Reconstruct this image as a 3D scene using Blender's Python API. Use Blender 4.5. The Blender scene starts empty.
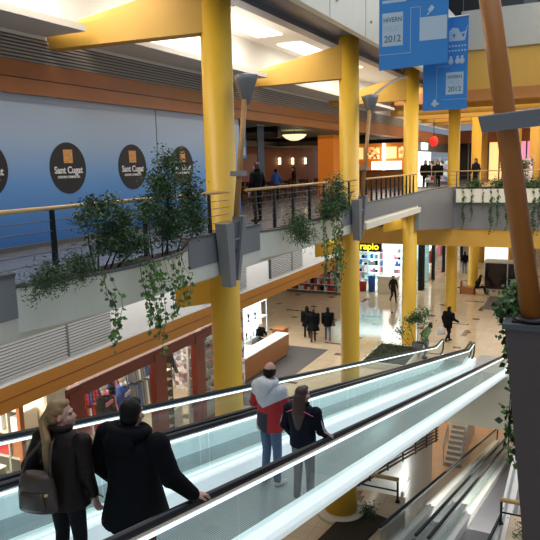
import bpy, bmesh, math, random
from mathutils import Vector, Matrix, Euler
C = bpy.context.scene.collection
S = bpy.context.scene
random.seed(7)
PI = math.pi

# ------------------------------------------------------------------ materials
def nmat(name):
    m = bpy.data.materials.new(name); m.use_nodes = True
    nt = m.node_tree; b = nt.nodes['Principled BSDF']
    return m, nt, b
def mat(name, col, rough=.5, metal=0, emis=None, es=0, noise=0, nscale=8, spec=None, bump=0):
    m, nt, b = nmat(name)
    b.inputs['Base Color'].default_value = (*col, 1)
    b.inputs['Roughness'].default_value = rough
    b.inputs['Metallic'].default_value = metal
    if spec is not None: b.inputs['Specular IOR Level'].default_value = spec
    if emis: b.inputs['Emission Color'].default_value = (*emis, 1); b.inputs['Emission Strength'].default_value = es
    if noise or bump:
        tc = nt.nodes.new('ShaderNodeTexCoord'); n = nt.nodes.new('ShaderNodeTexNoise'); n.inputs['Scale'].default_value = nscale; n.inputs['Detail'].default_value = 4
        nt.links.new(tc.outputs['Object'], n.inputs['Vector'])
        if noise:
            mx = nt.nodes.new('ShaderNodeMix'); mx.data_type = 'RGBA'
            mx.inputs['A'].default_value = (*[c*(1-noise) for c in col], 1); mx.inputs['B'].default_value = (*[min(1, c*(1+noise)) for c in col], 1)
            nt.links.new(n.outputs['Fac'], mx.inputs['Factor']); nt.links.new(mx.outputs['Result'], b.inputs['Base Color'])
        if bump:
            bp = nt.nodes.new('ShaderNodeBump'); bp.inputs['Strength'].default_value = bump
            nt.links.new(n.outputs['Fac'], bp.inputs['Height']); nt.links.new(bp.outputs['Normal'], b.inputs['Normal'])
    return m
def glass(name, tint=(.9, .97, .95), refl=.12, rough=.03):
    m, nt, b = nmat(name); nt.nodes.remove(b)
    out = nt.nodes['Material Output']
    t = nt.nodes.new('ShaderNodeBsdfTransparent'); t.inputs['Color'].default_value = (*tint, 1)
    g = nt.nodes.new('ShaderNodeBsdfGlossy'); g.inputs['Roughness'].default_value = rough
    mx = nt.nodes.new('ShaderNodeMixShader'); fr = nt.nodes.new('ShaderNodeLayerWeight'); fr.inputs['Blend'].default_value = .12
    ad = nt.nodes.new('ShaderNodeMath'); ad.operation = 'MULTIPLY_ADD'; ad.inputs[1].default_value = .35; ad.inputs[2].default_value = refl
    nt.links.new(fr.outputs['Fresnel'], ad.inputs[0]); nt.links.new(ad.outputs[0], mx.inputs[0])
    nt.links.new(t.outputs[0], mx.inputs[1]); nt.links.new(g.outputs[0], mx.inputs[2]); nt.links.new(mx.outputs[0], out.inputs['Surface'])
    return m
def M(nt, op, a, b=None, c=None):
    n = nt.nodes.new('ShaderNodeMath'); n.operation = op
    for i, v in enumerate((a, b, c)):
        if v is None: continue
        if isinstance(v, (int, float)): n.inputs[i].default_value = v
        else: nt.links.new(v, n.inputs[i])
    return n.outputs[0]
def mixc(nt, f, a, b):
    n = nt.nodes.new('ShaderNodeMix'); n.data_type = 'RGBA'
    nt.links.new(f, n.inputs['Factor'])
    for k, v in (('A', a), ('B', b)):
        if isinstance(v, tuple): n.inputs[k].default_value = (*v, 1)
        else: nt.links.new(v, n.inputs[k])
    return n.outputs['Result']
def xyz(nt):
    tc = nt.nodes.new('ShaderNodeTexCoord'); s = nt.nodes.new('ShaderNodeSeparateXYZ'); nt.links.new(tc.outputs['Object'], s.inputs[0])
    return s.outputs[0], s.outputs[1], s.outputs[2], tc

def tile_floor(name, base, dark, line, rough):
    m, nt, b = nmat(name); x, y, z, tc = xyz(nt)
    def near(v, period, w, off=0):
        f = M(nt, 'FRACT', M(nt, 'DIVIDE', M(nt, 'ADD', v, 1000*period+off), period))
        return M(nt, 'LESS_THAN', f, w/period)
    def AND(a, b): return M(nt, 'MULTIPLY', a, b)
    grout = M(nt, 'MAXIMUM', near(x, .6, .012), near(y, .6, .012))
    d1 = AND(near(x, 2.4, .36, .3), near(y, 3.0, .36, .3))
    d2 = AND(near(x, 4.8, 1.1, 1.4), near(y, 6.0, .22, 1.6))
    d3 = AND(near(x, 7.2, .24, 5.1), near(y, 6.0, 1.3, 4.0))
    dk = M(nt, 'MAXIMUM', d1, M(nt, 'MAXIMUM', d2, d3))
    n = nt.nodes.new('ShaderNodeTexNoise'); n.inputs['Scale'].default_value = 1.3; n.inputs['Detail'].default_value = 6
    nt.links.new(tc.outputs['Object'], n.inputs['Vector'])
    c = mixc(nt, n.outputs['Fac'], tuple(v*.8 for v in base), tuple(min(1, v*1.15) for v in base))
    c = mixc(nt, dk, c, dark); c = mixc(nt, grout, c, line)
    nt.links.new(c, b.inputs['Base Color']); b.inputs['Roughness'].default_value = rough
    return m
def slat_mat(name, a, b_, period, axis=2, w=.45, rough=.5):
    m, nt, b = nmat(name); x, y, z, tc = xyz(nt); v = (x, y, z)[axis]
    f = M(nt, 'FRACT', M(nt, 'DIVIDE', M(nt, 'ADD', v, 1000*period), period))
    nt.links.new(mixc(nt, M(nt, 'LESS_THAN', f, w), a, b_), b.inputs['Base Color']); b.inputs['Roughness'].default_value = rough
    return m
def hoard_mat():
    m, nt, b = nmat('hoarding_print'); x, y, z, tc = xyz(nt)
    r = nt.nodes.new('ShaderNodeValToRGB'); e = r.color_ramp.elements
    e[0].position = 0; e[0].color = (.02, .13, .42, 1); e[1].position = 1; e[1].color = (.52, .62, .76, 1)
    k = e.new(.42); k.color = (.13, .33, .70, 1); k = e.new(.68); k.color = (.36, .50, .70, 1)
    nt.links.new(M(nt, 'DIVIDE', M(nt, 'SUBTRACT', z, 7.0), 3.2), r.inputs[0])
    nt.links.new(r.outputs[0], b.inputs['Base Color']); b.inputs['Roughness'].default_value = .42
    return m
def blotch(name, cols, scale=6, rough=.6, emis=0):
    """a surface of small coloured goods"""
    m, nt, b = nmat(name); tc = nt.nodes.new('ShaderNodeTexCoord'); v = nt.nodes.new('ShaderNodeTexVoronoi'); v.inputs['Scale'].default_value = scale
    nt.links.new(tc.outputs['Object'], v.inputs['Vector'])
    s = nt.nodes.new('ShaderNodeSeparateColor'); nt.links.new(v.outputs['Color'], s.inputs[0])
    r = nt.nodes.new('ShaderNodeValToRGB'); r.color_ramp.interpolation = 'CONSTANT'; e = r.color_ramp.elements
    e[0].color = (*cols[0], 1); e[1].position = 1/len(cols); e[1].color = (*cols[1], 1)
    for i, c in enumerate(cols[2:], 2): k = e.new(i/len(cols)); k.color = (*c, 1)
    nt.links.new(s.outputs[0], r.inputs[0]); nt.links.new(r.outputs[0], b.inputs['Base Color']); b.inputs['Roughness'].default_value = rough
    if emis: nt.links.new(r.outputs[0], b.inputs['Emission Color']); b.inputs['Emission Strength'].default_value = emis
    return m

K = dict(
 yellow=mat('yellow_paint', (.67, .395, .03), .45, noise=.06, nscale=2),
 yellow2=mat('ochre_beam_paint', (.60, .34, .055), .5, noise=.05, nscale=2),
 orange=mat('orange_timber_panel', (.44, .17, .035), .45, noise=.12, nscale=3),
 brownband=mat('brown_timber_fascia', (.36, .125, .035), .4, noise=.15, nscale=2),
 lowband=mat('amber_lower_fascia', (.43, .17, .02), .4, noise=.1, nscale=2),
 postwood=mat('orange_mast_paint', (.46, .16, .025), .38, noise=.1, nscale=3),
 grey=mat('grey_steel_panel', (.20, .205, .215), .38, noise=.06, nscale=2),
 greyd=mat('dark_grey_steel', (.10, .105, .115), .4),
 white=mat('white_plaster', (.78, .77, .74), .6, noise=.03, nscale=1.5),
 cream=mat('cream_plaster', (.66, .61, .50), .55, noise=.04),
 bow=mat('white_planter_enamel', (.74, .71, .60), .35, noise=.08, nscale=2.5),
 ceil=mat('ceiling_plaster', (.66, .62, .56), .7, noise=.03),
 beige=mat('beige_render', (.42, .41, .36), .6, noise=.06),
 gfloor=mat('gallery_floor_stone', (.15, .155, .17), .2, noise=.03, nscale=3),
 black=mat('black_rubber', (.012, .012, .014), .32),
 blackm=mat('black_metal', (.02, .02, .024), .4, metal=.3),
 steel=mat('brushed_steel', (.62, .64, .66), .28, metal=.85),
 tread=None,
 brass=mat('varnished_wood_rail', (.62, .40, .17), .35, noise=.1, nscale=9),
 deck=mat('white_glow_deck_trim', (.82, .9, .92), .25, emis=(.78, .95, 1), es=.6),  # glow put into the trim so it reads bright; it is no lamp
 striplight=mat('under_rail_strip_light', (.9, 1, 1), .4, emis=(.78, .96, 1), es=1.5),
 glass=glass('balustrade_glass', (.80, .89, .88), .06),
 glassw=glass('shop_window_glass', (.95, .97, .96), .04),
 redframe=mat('oxblood_shop_frame', (.20, .035, .02), .35, noise=.15, nscale=3),
 brown=mat('brown_planter_laminate', (.11, .085, .08), .42, noise=.08, nscale=3),
 soil=mat('dark_soil', (.03, .022, .015), .95, noise=.4, nscale=30, bump=.5),
 leafd=mat('dark_leaf', (.028, .075, .02), .55, noise=.5, nscale=5),
 leafm=mat('mid_leaf', (.05, .125, .035), .5, noise=.5, nscale=5),
 leafl=mat('bright_ivy_leaf', (.13, .26, .055), .45, noise=.45, nscale=9),
 stem=mat('woody_stem', (.07, .05, .03), .8),
 hood=mat('cafe_navy_banner', (.02, .05, .09), .6),
 counterw=mat('orange_wood_counter', (.42, .17, .055), .35, noise=.12, nscale=5),
 lit=mat('lit_white_panel', (.9, .9, .88), .5, emis=(1, .97, .9), es=2.2),
 litc=mat('lit_cool_panel', (.8, .95, 1), .5, emis=(.75, .95, 1), es=2.0),
 litw=mat('lit_warm_panel', (1, .7, .35), .5, emis=(1, .55, .2), es=1.3),
 litd=mat('recessed_lamp_glow', (1, .95, .85), .5, emis=(1, .93, .8), es=5),
 red=mat('red_lamp_shade', (.7, .02, .01), .5, emis=(1, .03, .02), es=.9),
 cafeor=mat('cafe_orange_wall', (.22, .065, .022), .6, noise=.2, nscale=1.5),
 cafeor2=mat('cafe_bright_orange', (.85, .27, .03), .6, emis=(1, .3, .03), es=.15),
 teal=mat('teal_shop_wall', (.35, .62, .66), .6, emis=(.3, .75, .85), es=.18),
 skin=mat('skin', (.52, .29, .20), .55), skinp=mat('pale_skin', (.60, .34, .26), .5),
 eyew=mat('eye', (.05, .04, .04), .2), lips=mat('lips', (.42, .12, .10), .5),
 blond=mat('blond_hair', (.26, .155, .06), .5, noise=.35, nscale=25, bump=.4),
 hairb=mat('black_hair', (.012, .010, .010), .45, spec=.12, bump=.4, nscale=60), hairbr=mat('dark_brown_hair', (.05, .022, .014), .42, bump=.5, nscale=50),
 coatb=mat('black_coat_cloth', (.004, .0045, .006), .8, spec=.12, bump=.25, nscale=14), coatd=mat('charcoal_coat_cloth', (.022, .02, .022), .8, spec=.12, bump=.2, nscale=16),
 coatbr=mat('dark_brown_leather_coat', (.018, .012, .010), .42, spec=.12, noise=.3, nscale=10, bump=.3),
 navy=mat('navy_track_jacket', (.006, .007, .016), .65, spec=.12, bump=.2, nscale=15),
 jean=mat('blue_denim', (.09, .14, .24), .8, noise=.2, nscale=20), greytr=mat('grey_trousers', (.17, .18, .19), .8),
 blacktr=mat('black_trousers', (.012, .012, .014), .8, spec=.12), shoe=mat('dark_shoe', (.02, .017, .015), .5), shoew=mat('pale_shoe', (.5, .5, .5), .5),
 whitec=mat('white_cloth', (.62, .62, .64), .7, bump=.2, nscale=14), redc=mat('red_cloth', (.42, .02, .02), .7), pink=mat('pink_cloth', (.75, .2, .32), .7),
 bluec=mat('blue_cloth', (.02, .09, .42), .7), greenc=mat('green_cloth', (.12, .2, .08), .8), bag=mat('brown_leather_bag', (.055, .033, .026), .38, noise=.3, nscale=12, bump=.3),
 manneq=mat('ivory_mannequin', (.75, .68, .55), .4), bannerb=mat('blue_banner_cloth', (.04, .24, .62), .7), bannerw=mat('white_banner_print', (.48, .60, .70), .7),
 bannerg=mat('grey_banner_lettering', (.10, .19, .27), .7), bannerl=mat('faded_banner_lettering', (.42, .53, .62), .7),
 logob=mat('black_logo_disc', (.012, .012, .016), .5), logow=mat('white_logo_letters', (.85, .85, .85), .5), logoo=mat('amber_logo_square', (.75, .33, .10), .5, noise=.5, nscale=14),
 signy=mat('yellow_sign_letters', (.95, .8, .05), .5, emis=(1, .8, .02), es=1.5),
 cafeceil=mat('cafe_green_grey_ceiling', (.22, .25, .17), .7), woodfl=mat('orange_basement_floor', (.50, .32, .19), .35, noise=.15, nscale=1.2),
 greytile=mat('grey_floor_mat', (.10, .095, .10), .7), tabletop=mat('dark_tabletop', (.06, .04, .03), .3),
)
K['litp'] = mat('ceiling_glow_panel', (1, .97, .9), .5, emis=(1, .95, .86), es=1.5)
K['litd2'] = mat('warm_strip_glow', (1, .9, .7), .5, emis=(1, .82, .55), es=2.2)
K['bowl']=mat('cream_glass_bowl', (.95,.85,.6), .4, emis=(1,.85,.5), es=1.1)
K['litlamp']=mat('amber_tube_glow', (1,.8,.5), .5, emis=(1,.75,.4), es=5)
K['blackg']=mat('black_glass', (.015,.012,.018), .06)
K['pinkl']=mat('pink_lit_shop', (.9,.3,.5), .5, emis=(1,.3,.5), es=.9)
K['greentri']=mat('teal_print', (.03,.3,.35), .7)
K['skirtglow']=mat('white_glow_skirt', (.8,.88,.9), .25, emis=(.8,.96,1), es=.38)  # glow stands in for light reflected by the plain skirt
K['mastw']=mat('thin_mast_timber', (.36,.19,.06), .45, noise=.1)
K['whites']=mat('pale_slat', (.50,.49,.47), .5)
K['girder']=mat('blue_grey_girder', (.11,.125,.17), .4)
K['transom']=mat('pale_transom_panel', (.85,.6,.5), .5, emis=(1,.65,.5), es=.35)
K['steelp'] = mat('painted_grey_slat', (.40, .39, .38), .5)
K['tile'] = tile_floor('polished_beige_tiles', (.64, .51, .36), (.12, .08, .06), (.40, .30, .21), .10)
K['vent'] = slat_mat('slatted_grille', (.11, .11, .12), (.36, .36, .38), .075)
K['tread'] = slat_mat('grooved_steel_tread', (.24, .28, .30), (.44, .50, .52), .03, axis=0, rough=.2)
K['treadd'] = slat_mat('dark_grooved_tread', (.10, .10, .12), (.22, .22, .25), .04, axis=0, rough=.3)
K['hoard'] = hoard_mat()
K['goods'] = blotch('mixed_goods', [(.5, .1, .08), (.75, .7, .65), (.1, .12, .2), (.6, .5, .35), (.25, .05, .05), (.8, .8, .8)], 5)
K['goodsb'] = blotch('cool_goods', [(.1, .25, .4), (.7, .85, .9), (.05, .08, .12), (.35, .6, .7), (.5, .3, .45), (.85, .9, .9)], 5, emis=.15)
K['shoewall'] = blotch('wall_of_trainers', [(.7, .7, .72), (.12, .1, .13), (.45, .4, .45), (.85, .8, .8), (.3, .12, .16), (.25, .25, .33), (.9, .9, .9), (.5, .45, .4)], 7, emis=.12)
K['menu'] = blotch('menu_board_print', [(.8, .3, .05), (.95, .75, .4), (.35, .08, .02), (.9, .5, .1)], 6, emis=.9)

# ------------------------------------------------------------------ mesh builder
class MB:
    def __init__(s): s.bm = bmesh.new(); s.mats = []
    def mi(s, m):
        if m is None: return 0
        m = K[m] if isinstance(m, str) else m
        if m not in s.mats: s.mats.append(m)
        return s.mats.index(m)
    def face(s, pts, m=None):
        vs = [s.bm.verts.new(p) for p in pts]
        try: f = s.bm.faces.new(vs); f.material_index = s.mi(m)
        except ValueError: pass
        return vs
    def hexa(s, p, m=None):
        """8 points: bottom 4 (ccw) then top 4"""
        v = [s.bm.verts.new(q) for q in p]; i = s.mi(m)
        for q in ((3, 2, 1, 0), (4, 5, 6, 7), (0, 1, 5, 4), (1, 2, 6, 5), (2, 3, 7, 6), (3, 0, 4, 7)):
            f = s.bm.faces.new([v[k] for k in q]); f.material_index = i
        return s
    def box(s, a, b, m=None):
        (x0, y0, z0), (x1, y1, z1) = a, b
        return s.hexa([(x0, y0, z0), (x1, y0, z0), (x1, y1, z0), (x0, y1, z0), (x0, y0, z1), (x1, y0, z1), (x1, y1, z1), (x0, y1, z1)], m)
    def obox(s, c, size, rot=(0, 0, 0), m=None):
        R = Euler(rot).to_matrix(); h = [v/2 for v in size]; c = Vector(c)
        pts = [(-1, -1, -1), (1, -1, -1), (1, 1, -1), (-1, 1, -1), (-1, -1, 1), (1, -1, 1), (1, 1, 1), (-1, 1, 1)]
        return s.hexa([c + R @ Vector((a*h[0], b*h[1], d*h[2])) for a, b, d in pts], m)
    def tube(s, pts, r, n=8, m=None, cap=True, closed=False):
        pts = [Vector(p) for p in pts]; rs = r if isinstance(r, (list, tuple)) else [r]*len(pts); i = s.mi(m)
        rings = []; N = len(pts); up = None
        for k, p in enumerate(pts):
            if closed: d = (pts[(k+1) % N]-pts[k-1])
            else: d = (pts[min(k+1, N-1)]-pts[max(k-1, 0)])
            d.normalize()
            if up is None: up = Vector((0, 0, 1)) if abs(d.z) < .9 else Vector((0, 1, 0))
            a = d.cross(up).normalized(); b = a.cross(d).normalized(); up = b
            rings.append([s.bm.verts.new(p + a*math.cos(2*PI*j/n)*rs[k] + b*math.sin(2*PI*j/n)*rs[k]) for j in range(n)])
        for k in range(N-1+closed):
            A, B = rings[k], rings[(k+1) % N]
            for j in range(n):
                f = s.bm.faces.new([A[j], A[(j+1) % n], B[(j+1) % n], B[j]]); f.material_index = i; f.smooth = True
        if cap and not closed:
            for R_, rev in ((rings[0], 1), (rings[-1], 0)):
                f = s.bm.faces.new(R_[::-1] if rev else R_); f.material_index = i
        return s
    def lathe(s, prof, c=(0, 0, 0), n=24, m=None, sx=1, sy=1):
        i = s.mi(m); rings = []
        for r, z in prof: rings.append([s.bm.verts.new((c[0]+math.cos(2*PI*j/n)*r*sx, c[1]+math.sin(2*PI*j/n)*r*sy, c[2]+z)) for j in range(n)])
        for A, B in zip(rings, rings[1:]):
            for j in range(n):
                f = s.bm.faces.new([A[j], A[(j+1) % n], B[(j+1) % n], B[j]]); f.material_index = i; f.smooth = True
        for R_, rev in ((rings[0], 1), (rings[-1], 0)):
            f = s.bm.faces.new(R_[::-1] if rev else R_); f.material_index = i
        return s
    def ell(s, c, r, rot=(0, 0, 0), m=None, u=12, v=8):
        g = bmesh.ops.create_uvsphere(s.bm, u_segments=u, v_segments=v, radius=1, matrix=Matrix.Translation(c) @ Euler(rot).to_matrix().to_4x4() @ Matrix.Diagonal((*r, 1)))
        i = s.mi(m)
        fs = set(f for vv in g['verts'] for f in vv.link_faces)
        for f in fs: f.material_index = i; f.smooth = True
        return s
    def cap(s, p0, r0, p1, r1, n=10, m=None):
        """tapered capsule with round ends"""
        p0, p1 = Vector(p0), Vector(p1)
        s.ell(p0, (r0,)*3, m=m, u=n, v=6); s.ell(p1, (r1,)*3, m=m, u=n, v=6)
        return s.tube([p0, p1], [r0, r1], n, m)
    def loft(s, secs, n=18, m=None):
        i = s.mi(m); rings = []
        for (c, rx, ry) in secs: rings.append([s.bm.verts.new((c[0]+math.cos(2*PI*j/n)*rx, c[1]+math.sin(2*PI*j/n)*ry, c[2])) for j in range(n)])
        for A, B in zip(rings, rings[1:]):
            for j in range(n):
                f = s.bm.faces.new([A[j], A[(j+1) % n], B[(j+1) % n], B[j]]); f.material_index = i; f.smooth = True
        f = s.bm.faces.new(rings[0][::-1]); f.material_index = i; f = s.bm.faces.new(rings[-1]); f.material_index = i
        return s
    def mesh(s, name, m=None):
        bmesh.ops.recalc_face_normals(s.bm, faces=s.bm.faces)
        me = bpy.data.meshes.new(name); s.bm.to_mesh(me); s.bm.free()
        for q in (s.mats or [K[m] if isinstance(m, str) else m]): me.materials.append(q)
        return me
    def obj(s, name, m=None, parent=None, loc=None, bevel=0):
        o = bpy.data.objects.new(name, s.mesh(name, m)); C.objects.link(o)
        if loc: o.location = loc
        if parent: o.parent = parent
        if bevel:
            b = o.modifiers.new('bevel', 'BEVEL'); b.width = bevel; b.segments = 2; b.limit_method = 'ANGLE'
        return o
def tag(o, label, cat, group=None, kind=None):
    o['label'] = label; o['category'] = cat
    if group: o['group'] = group
    if kind: o['kind'] = kind
    return o
def thing(name, label, cat, loc=(0, 0, 0), rz=0, group=None, kind=None):
    o = bpy.data.objects.new(name, None); C.objects.link(o); o.location = loc; o.rotation_euler = (0, 0, rz); o.empty_display_size = .1
    return tag(o, label, cat, group, kind)
def struct(o, label=None, cat=None):
    o['kind'] = 'structure'
    if label: o['label'] = label; o['category'] = cat or o.name.split('.')[0].replace('_', ' ')
    return o
def dup(root, loc=None, rz=None, label=None, group=None, scale=None):
    r = root.copy(); C.objects.link(r)
    if loc is not None: r.location = loc
    if rz is not None: r.rotation_euler = (0, 0, rz)
    if scale: r.scale = (scale,)*3
    if label: r['label'] = label
    if group: r['group'] = group
    for ch in list(root.children):
        c = ch.copy(); C.objects.link(c); c.parent = r
        for g in list(ch.children):
            d = g.copy(); C.objects.link(d); d.parent = c
    return r
def text(name, s, size, m, parent, loc, rot, depth=.004, align='CENTER', sx=1):
    cu = bpy.data.curves.new(name, 'FONT'); cu.body = s; cu.size = size; cu.extrude = depth; cu.align_x = align; cu.align_y = 'CENTER'; cu.offset = size*.02
    o = bpy.data.objects.new(name, cu); C.objects.link(o)
    dg = bpy.context.evaluated_depsgraph_get(); dg.update()
    me = bpy.data.meshes.new_from_object(o.evaluated_get(dg)); bpy.data.objects.remove(o)
    o = bpy.data.objects.new(name, me); C.objects.link(o); me.materials.clear(); me.materials.append(K[m])
    o.location = loc; o.rotation_euler = rot; o.scale = (sx, 1, 1)
    if parent: o.parent = parent
    return o

F0, F1, FB = 0.0, 7.0, -6.8

# ------------------------------------------------------------------ people
def skinned(b, name, m, parent, vox, smooth=4, M4=None):
    """joins overlapping shapes of b into one continuous surface"""
    me = b.mesh(name, m); o = bpy.data.objects.new(name, me); C.objects.link(o)
    r = o.modifiers.new('remesh', 'REMESH'); r.mode = 'VOXEL'; r.voxel_size = vox; r.use_smooth_shade = True
    if smooth: s = o.modifiers.new('smooth', 'SMOOTH'); s.factor = .5; s.iterations = smooth
    dg = bpy.context.evaluated_depsgraph_get(); dg.update()
    m2 = bpy.data.meshes.new_from_object(o.evaluated_get(dg)); mats = [q for q in me.materials]
    o.modifiers.clear(); o.data = m2; m2.materials.clear(); m2.materials.append(mats[0])
    if M4: m2.transform(M4)
    for p in m2.polygons: p.use_smooth = True; p.material_index = 0
    o.parent = parent; return o
def V(*a): return Vector(a)
def hand(b, w, d, n, m, s=1, curl=.5, side=1):
    """w wrist, d pointing direction, n palm normal (towards what is held); five bent fingers"""
    d = d.normalized(); n = (n-d*n.dot(d)).normalized(); t = d.cross(n).normalized()*side
    def R(v): return v
    pal = w+d*.045*s
    b.cap(w-d*.02*s, .026*s, w+d*.01*s, .025*s, 8, m)
    for k in (-1.5, -.5, .5, 1.5): b.cap(w+d*.015*s+t*k*.010*s, .013*s, w+d*.085*s+t*k*.019*s, .0115*s, 8, m)
    for k, L in ((-1.5, .062), (-.5, .078), (.5, .084), (1.5, .074)):
        p = w+d*.088*s+t*k*.0195*s; a = 0; r = .0092*s
        for q, f in ((.45, .5), (.32, 1.0), (.25, 1.3)):
            a += curl*f*.8; e = (d*math.cos(a)+n*math.sin(a)+t*k*.04).normalized(); p2 = p+e*L*q*s; b.cap(p, r, p2, r*.92, 8, m); p = p2; r *= .92
    p = w+d*.022*s+t*.030*s; e = (d*.65+t*.75+n*.25).normalized(); p2 = p+e*.038*s; b.cap(p, .013*s, p2, .0105*s, 8, m); e = (d*.85+t*.3+n*.5).normalized(); b.cap(p2, .0105*s, p2+e*.032*s, .009*s, 8, m)
def person(label, loc, rz, h=1.72, skin='skin', top='coatb', legs='blacktr', shoe='shoe', hair='hairb', hairkind='short', head=(0, 0), armL=None, armR=None, legL=None, legR=None,
           coat=.0, bulk=1.0, collar=True, vox=.012, group=None, lean=0.0, sit=False, hvox=None, headpitch=0, extras=None, toplen=.86):
    """local frame: +y is where the body faces, +x its right hand side"""
    s = h/1.72; t = thing('person', label, 'person', loc, rz, group); t.scale = (s,)*3
    L = lean
    def sp(z): return L*max(0, z-.95)   # spine offset by leaning forward
    hd = V(0, .02+sp(1.56), 1.575); HM = Matrix.Translation(hd) @ Euler((headpitch, 0, head[0])).to_matrix().to_4x4()
    def H(x, y, z): return HM @ V(x, y, z)
    pel = .93
    legL = legL or (V(-.095, .03, .49), V(-.10, -.02, .09), 0); legR = legR or (V(.095, .02, .49), V(.10, .0, .09), 0)
    armL = armL or (V(-.255, -.03, 1.13), V(-.26, .07, .88), V(0, .15, -1), V(1, 0, 0)); armR = armR or (V(.255, -.03, 1.13), V(.26, .07, .88), V(0, .15, -1), V(-1, 0, 0))
    sh = .175*bulk
    # ---- body
    b = MB()
    b.ell(H(0, -.012, .03), (.078, .096, .098), m=skin, rot=(headpitch, 0, head[0]), u=20, v=14)
    b.ell(H(0, .03, -.045), (.058, .062, .068), m=skin, rot=(headpitch, 0, head[0]), u=16, v=10)
    b.ell(H(0, .075, -.085), (.026, .022, .022), m=skin); b.ell(H(0, .062, -.035), (.05, .035, .045), m=skin)
    b.cap(H(0, .088, .01), .009, H(0, .108, -.028), .014, 8, skin); b.ell(H(-.011, .102, -.034), (.009, .009, .008), m=skin); b.ell(H(.011, .102, -.034), (.009, .009, .008), m=skin)
    b.ell(H(0, .078, .025), (.055, .018, .012), m=skin, rot=(headpitch, 0, head[0]))
    b.ell(H(0, .09, -.058), (.024, .012, .008), m=skin); b.ell(H(0, .088, -.070), (.020, .012, .008), m=skin)
    for q in (-1, 1): b.ell(H(q*.081, -.005, -.005), (.012, .022, .034), m=skin, rot=(0, 0, head[0]+q*.3)); b.ell(H(q*.045, .062, -.03), (.022, .022, .024), m=skin)
    b.cap(V(0, -.01+sp(1.42), 1.40), .06, hd+V(0, -.02, -.09), .052, 12, skin)
    b.loft([((0, 0, .86), .13, .09), ((0, 0, .95), .14, .10), ((0, sp(1.08), 1.08), .12, .085), ((0, sp(1.25), 1.25), .15, .10), ((0, sp(1.38), 1.38), .15, .08), ((0, sp(1.44), 1.44), .06, .055)], 16, skin)
    for q, (e, w, d, n), lg in ((-1, armL, legL), (1, armR, legR)):
        S_ = V(q*(sh-.01), sp(1.38), 1.385)
        b.cap(S_, .045, e, .037, 10, skin); b.cap(e, .036, w, .024, 10, skin); hand(b, w, d, n, skin, 1, .55, side=-q if True else 1)
        b.cap(V(q*.085, 0, .90), .075, lg[0], .05, 10, skin); b.cap(lg[0], .05, lg[1], .034, 10, skin)
    skinned(b, 'body', skin, t, hvox or vox, 2)
    # ---- eyes, lips
    for q in (-1, 1): e = MB(); e.ell(H(q*.03, .083, .005), (.011, .007, .008), m='eyew'); e.obj('eye', parent=t)
    e = MB(); e.ell(H(0, .102, -.063), (.021, .006, .006), m='lips'); e.obj('mouth', parent=t)
    # ---- trousers, shoes
    b = MB(); b.loft([((0, -.01, .80), .12, .10), ((0, -.015, .88), .158, .118), ((0, -.005, .98), .15, .112), ((0, sp(1.04), 1.04), .135, .10)], 18, legs)
    for q, lg in ((-1, legL), (1, legR)):
        b.cap(V(q*.085, -.005, .87), .092, lg[0], .064, 12, legs); b.cap(lg[0], .064, lg[1]+V(0, -.0, .0), .05, 12, legs)
    skinned(b, 'trousers', legs, t, vox, 4)
    for q, lg in ((-1, legL), (1, legR)):
        a = lg[1]; b = MB(); b.ell(a+V(q*.005, .0, -.04), (.042, .06, .045), m=shoe); b.ell(a+V(q*.012, .09, -.058), (.044, .10, .032), m=shoe); b.cap(a+V(0, 0, .03), .045, a+V(0, 0, -.04), .042, 10, shoe); b.obj('shoe', parent=t)
    # ---- jacket
    B = bulk; b = MB(); lo = toplen
    secs = [((0, -.01, lo), (.165+coat)*B, (.125+coat)*B), ((0, -.005, max(lo+.05, .96)), .165*B, .13*B), ((0, sp(1.1), 1.10), .158*B, .125*B), ((0, sp(1.26), 1.26), .185*B, .135*B), ((0, -.01+sp(1.36), 1.36), .195*B, .12*B), ((0, -.015+sp(1.43), 1.425), .135*B, .095), ((0, -.01+sp(1.47), 1.475), .075, .075)]
    b.loft(secs, 24, top)
    for q, (e, w, d, n) in ((-1, armL), (1, armR)):
        S_ = V(q*(sh), -.005+sp(1.36), 1.365); k = B
        b.ell(S_, (.075*k, .075*k, .072*k), m=top); b.cap(S_, .068*k, e, .056*k, 12, top); b.cap(e, .056*k, w-(w-e).normalized()*.015, .040*k, 12, top)
        mid = e+(e-(S_+w)/2)*.1; b.ell(mid, (.058*k,)*3, m=top)
    jk = skinned(b, 'jacket', top, t, vox, 3)
    if collar is True:
        b = MB(); N = 16
        b.tube([(math.cos(2*PI*k/N)*.083, -.015+sp(1.47)+math.sin(2*PI*k/N)*.08, 1.475+.018*math.sin(-2*PI*k/N)) for k in range(N)], .027, 8, top, closed=True); b.obj('collar', parent=t)
    # ---- hair
    b = MB(); hr = (headpitch, 0, head[0])
    if hairkind != 'bald':
        b.ell(H(0, -.028, .045), (.088, .098, .093), m=hair, rot=hr, u=20, v=14); b.ell(H(0, -.055, -.01), (.080, .068, .085), m=hair, rot=hr, u=18, v=12)
        b.ell(H(0, .03, .098), (.062, .055, .035), m=hair, rot=hr)
    if hairkind == 'bald':
        b.ell(H(0, -.045, .0), (.086, .072, .075), m=hair, rot=hr, u=20, v=12)
        for q in (-1, 1): b.ell(H(q*.068, -.012, .012), (.022, .05, .045), m=hair, rot=hr)
    if hairkind == 'long':
        for k in range(9):
            a = -1.1+2.2*k/8; p = H(math.sin(a)*.07, -.05-math.cos(a)*.035, .0); b.cap(p, .036, V(math.sin(a)*.08, -.11-math.cos(a)*.03+sp(1.3), 1.36), .036, 10, hair); b.cap(V(math.sin(a)*.08, -.11-math.cos(a)*.03+sp(1.3), 1.36), .034, V(math.sin(a)*.05, -.125-math.cos(a)*.03, 1.19-.04*math.cos(a*3)), .020, 10, hair)
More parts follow.
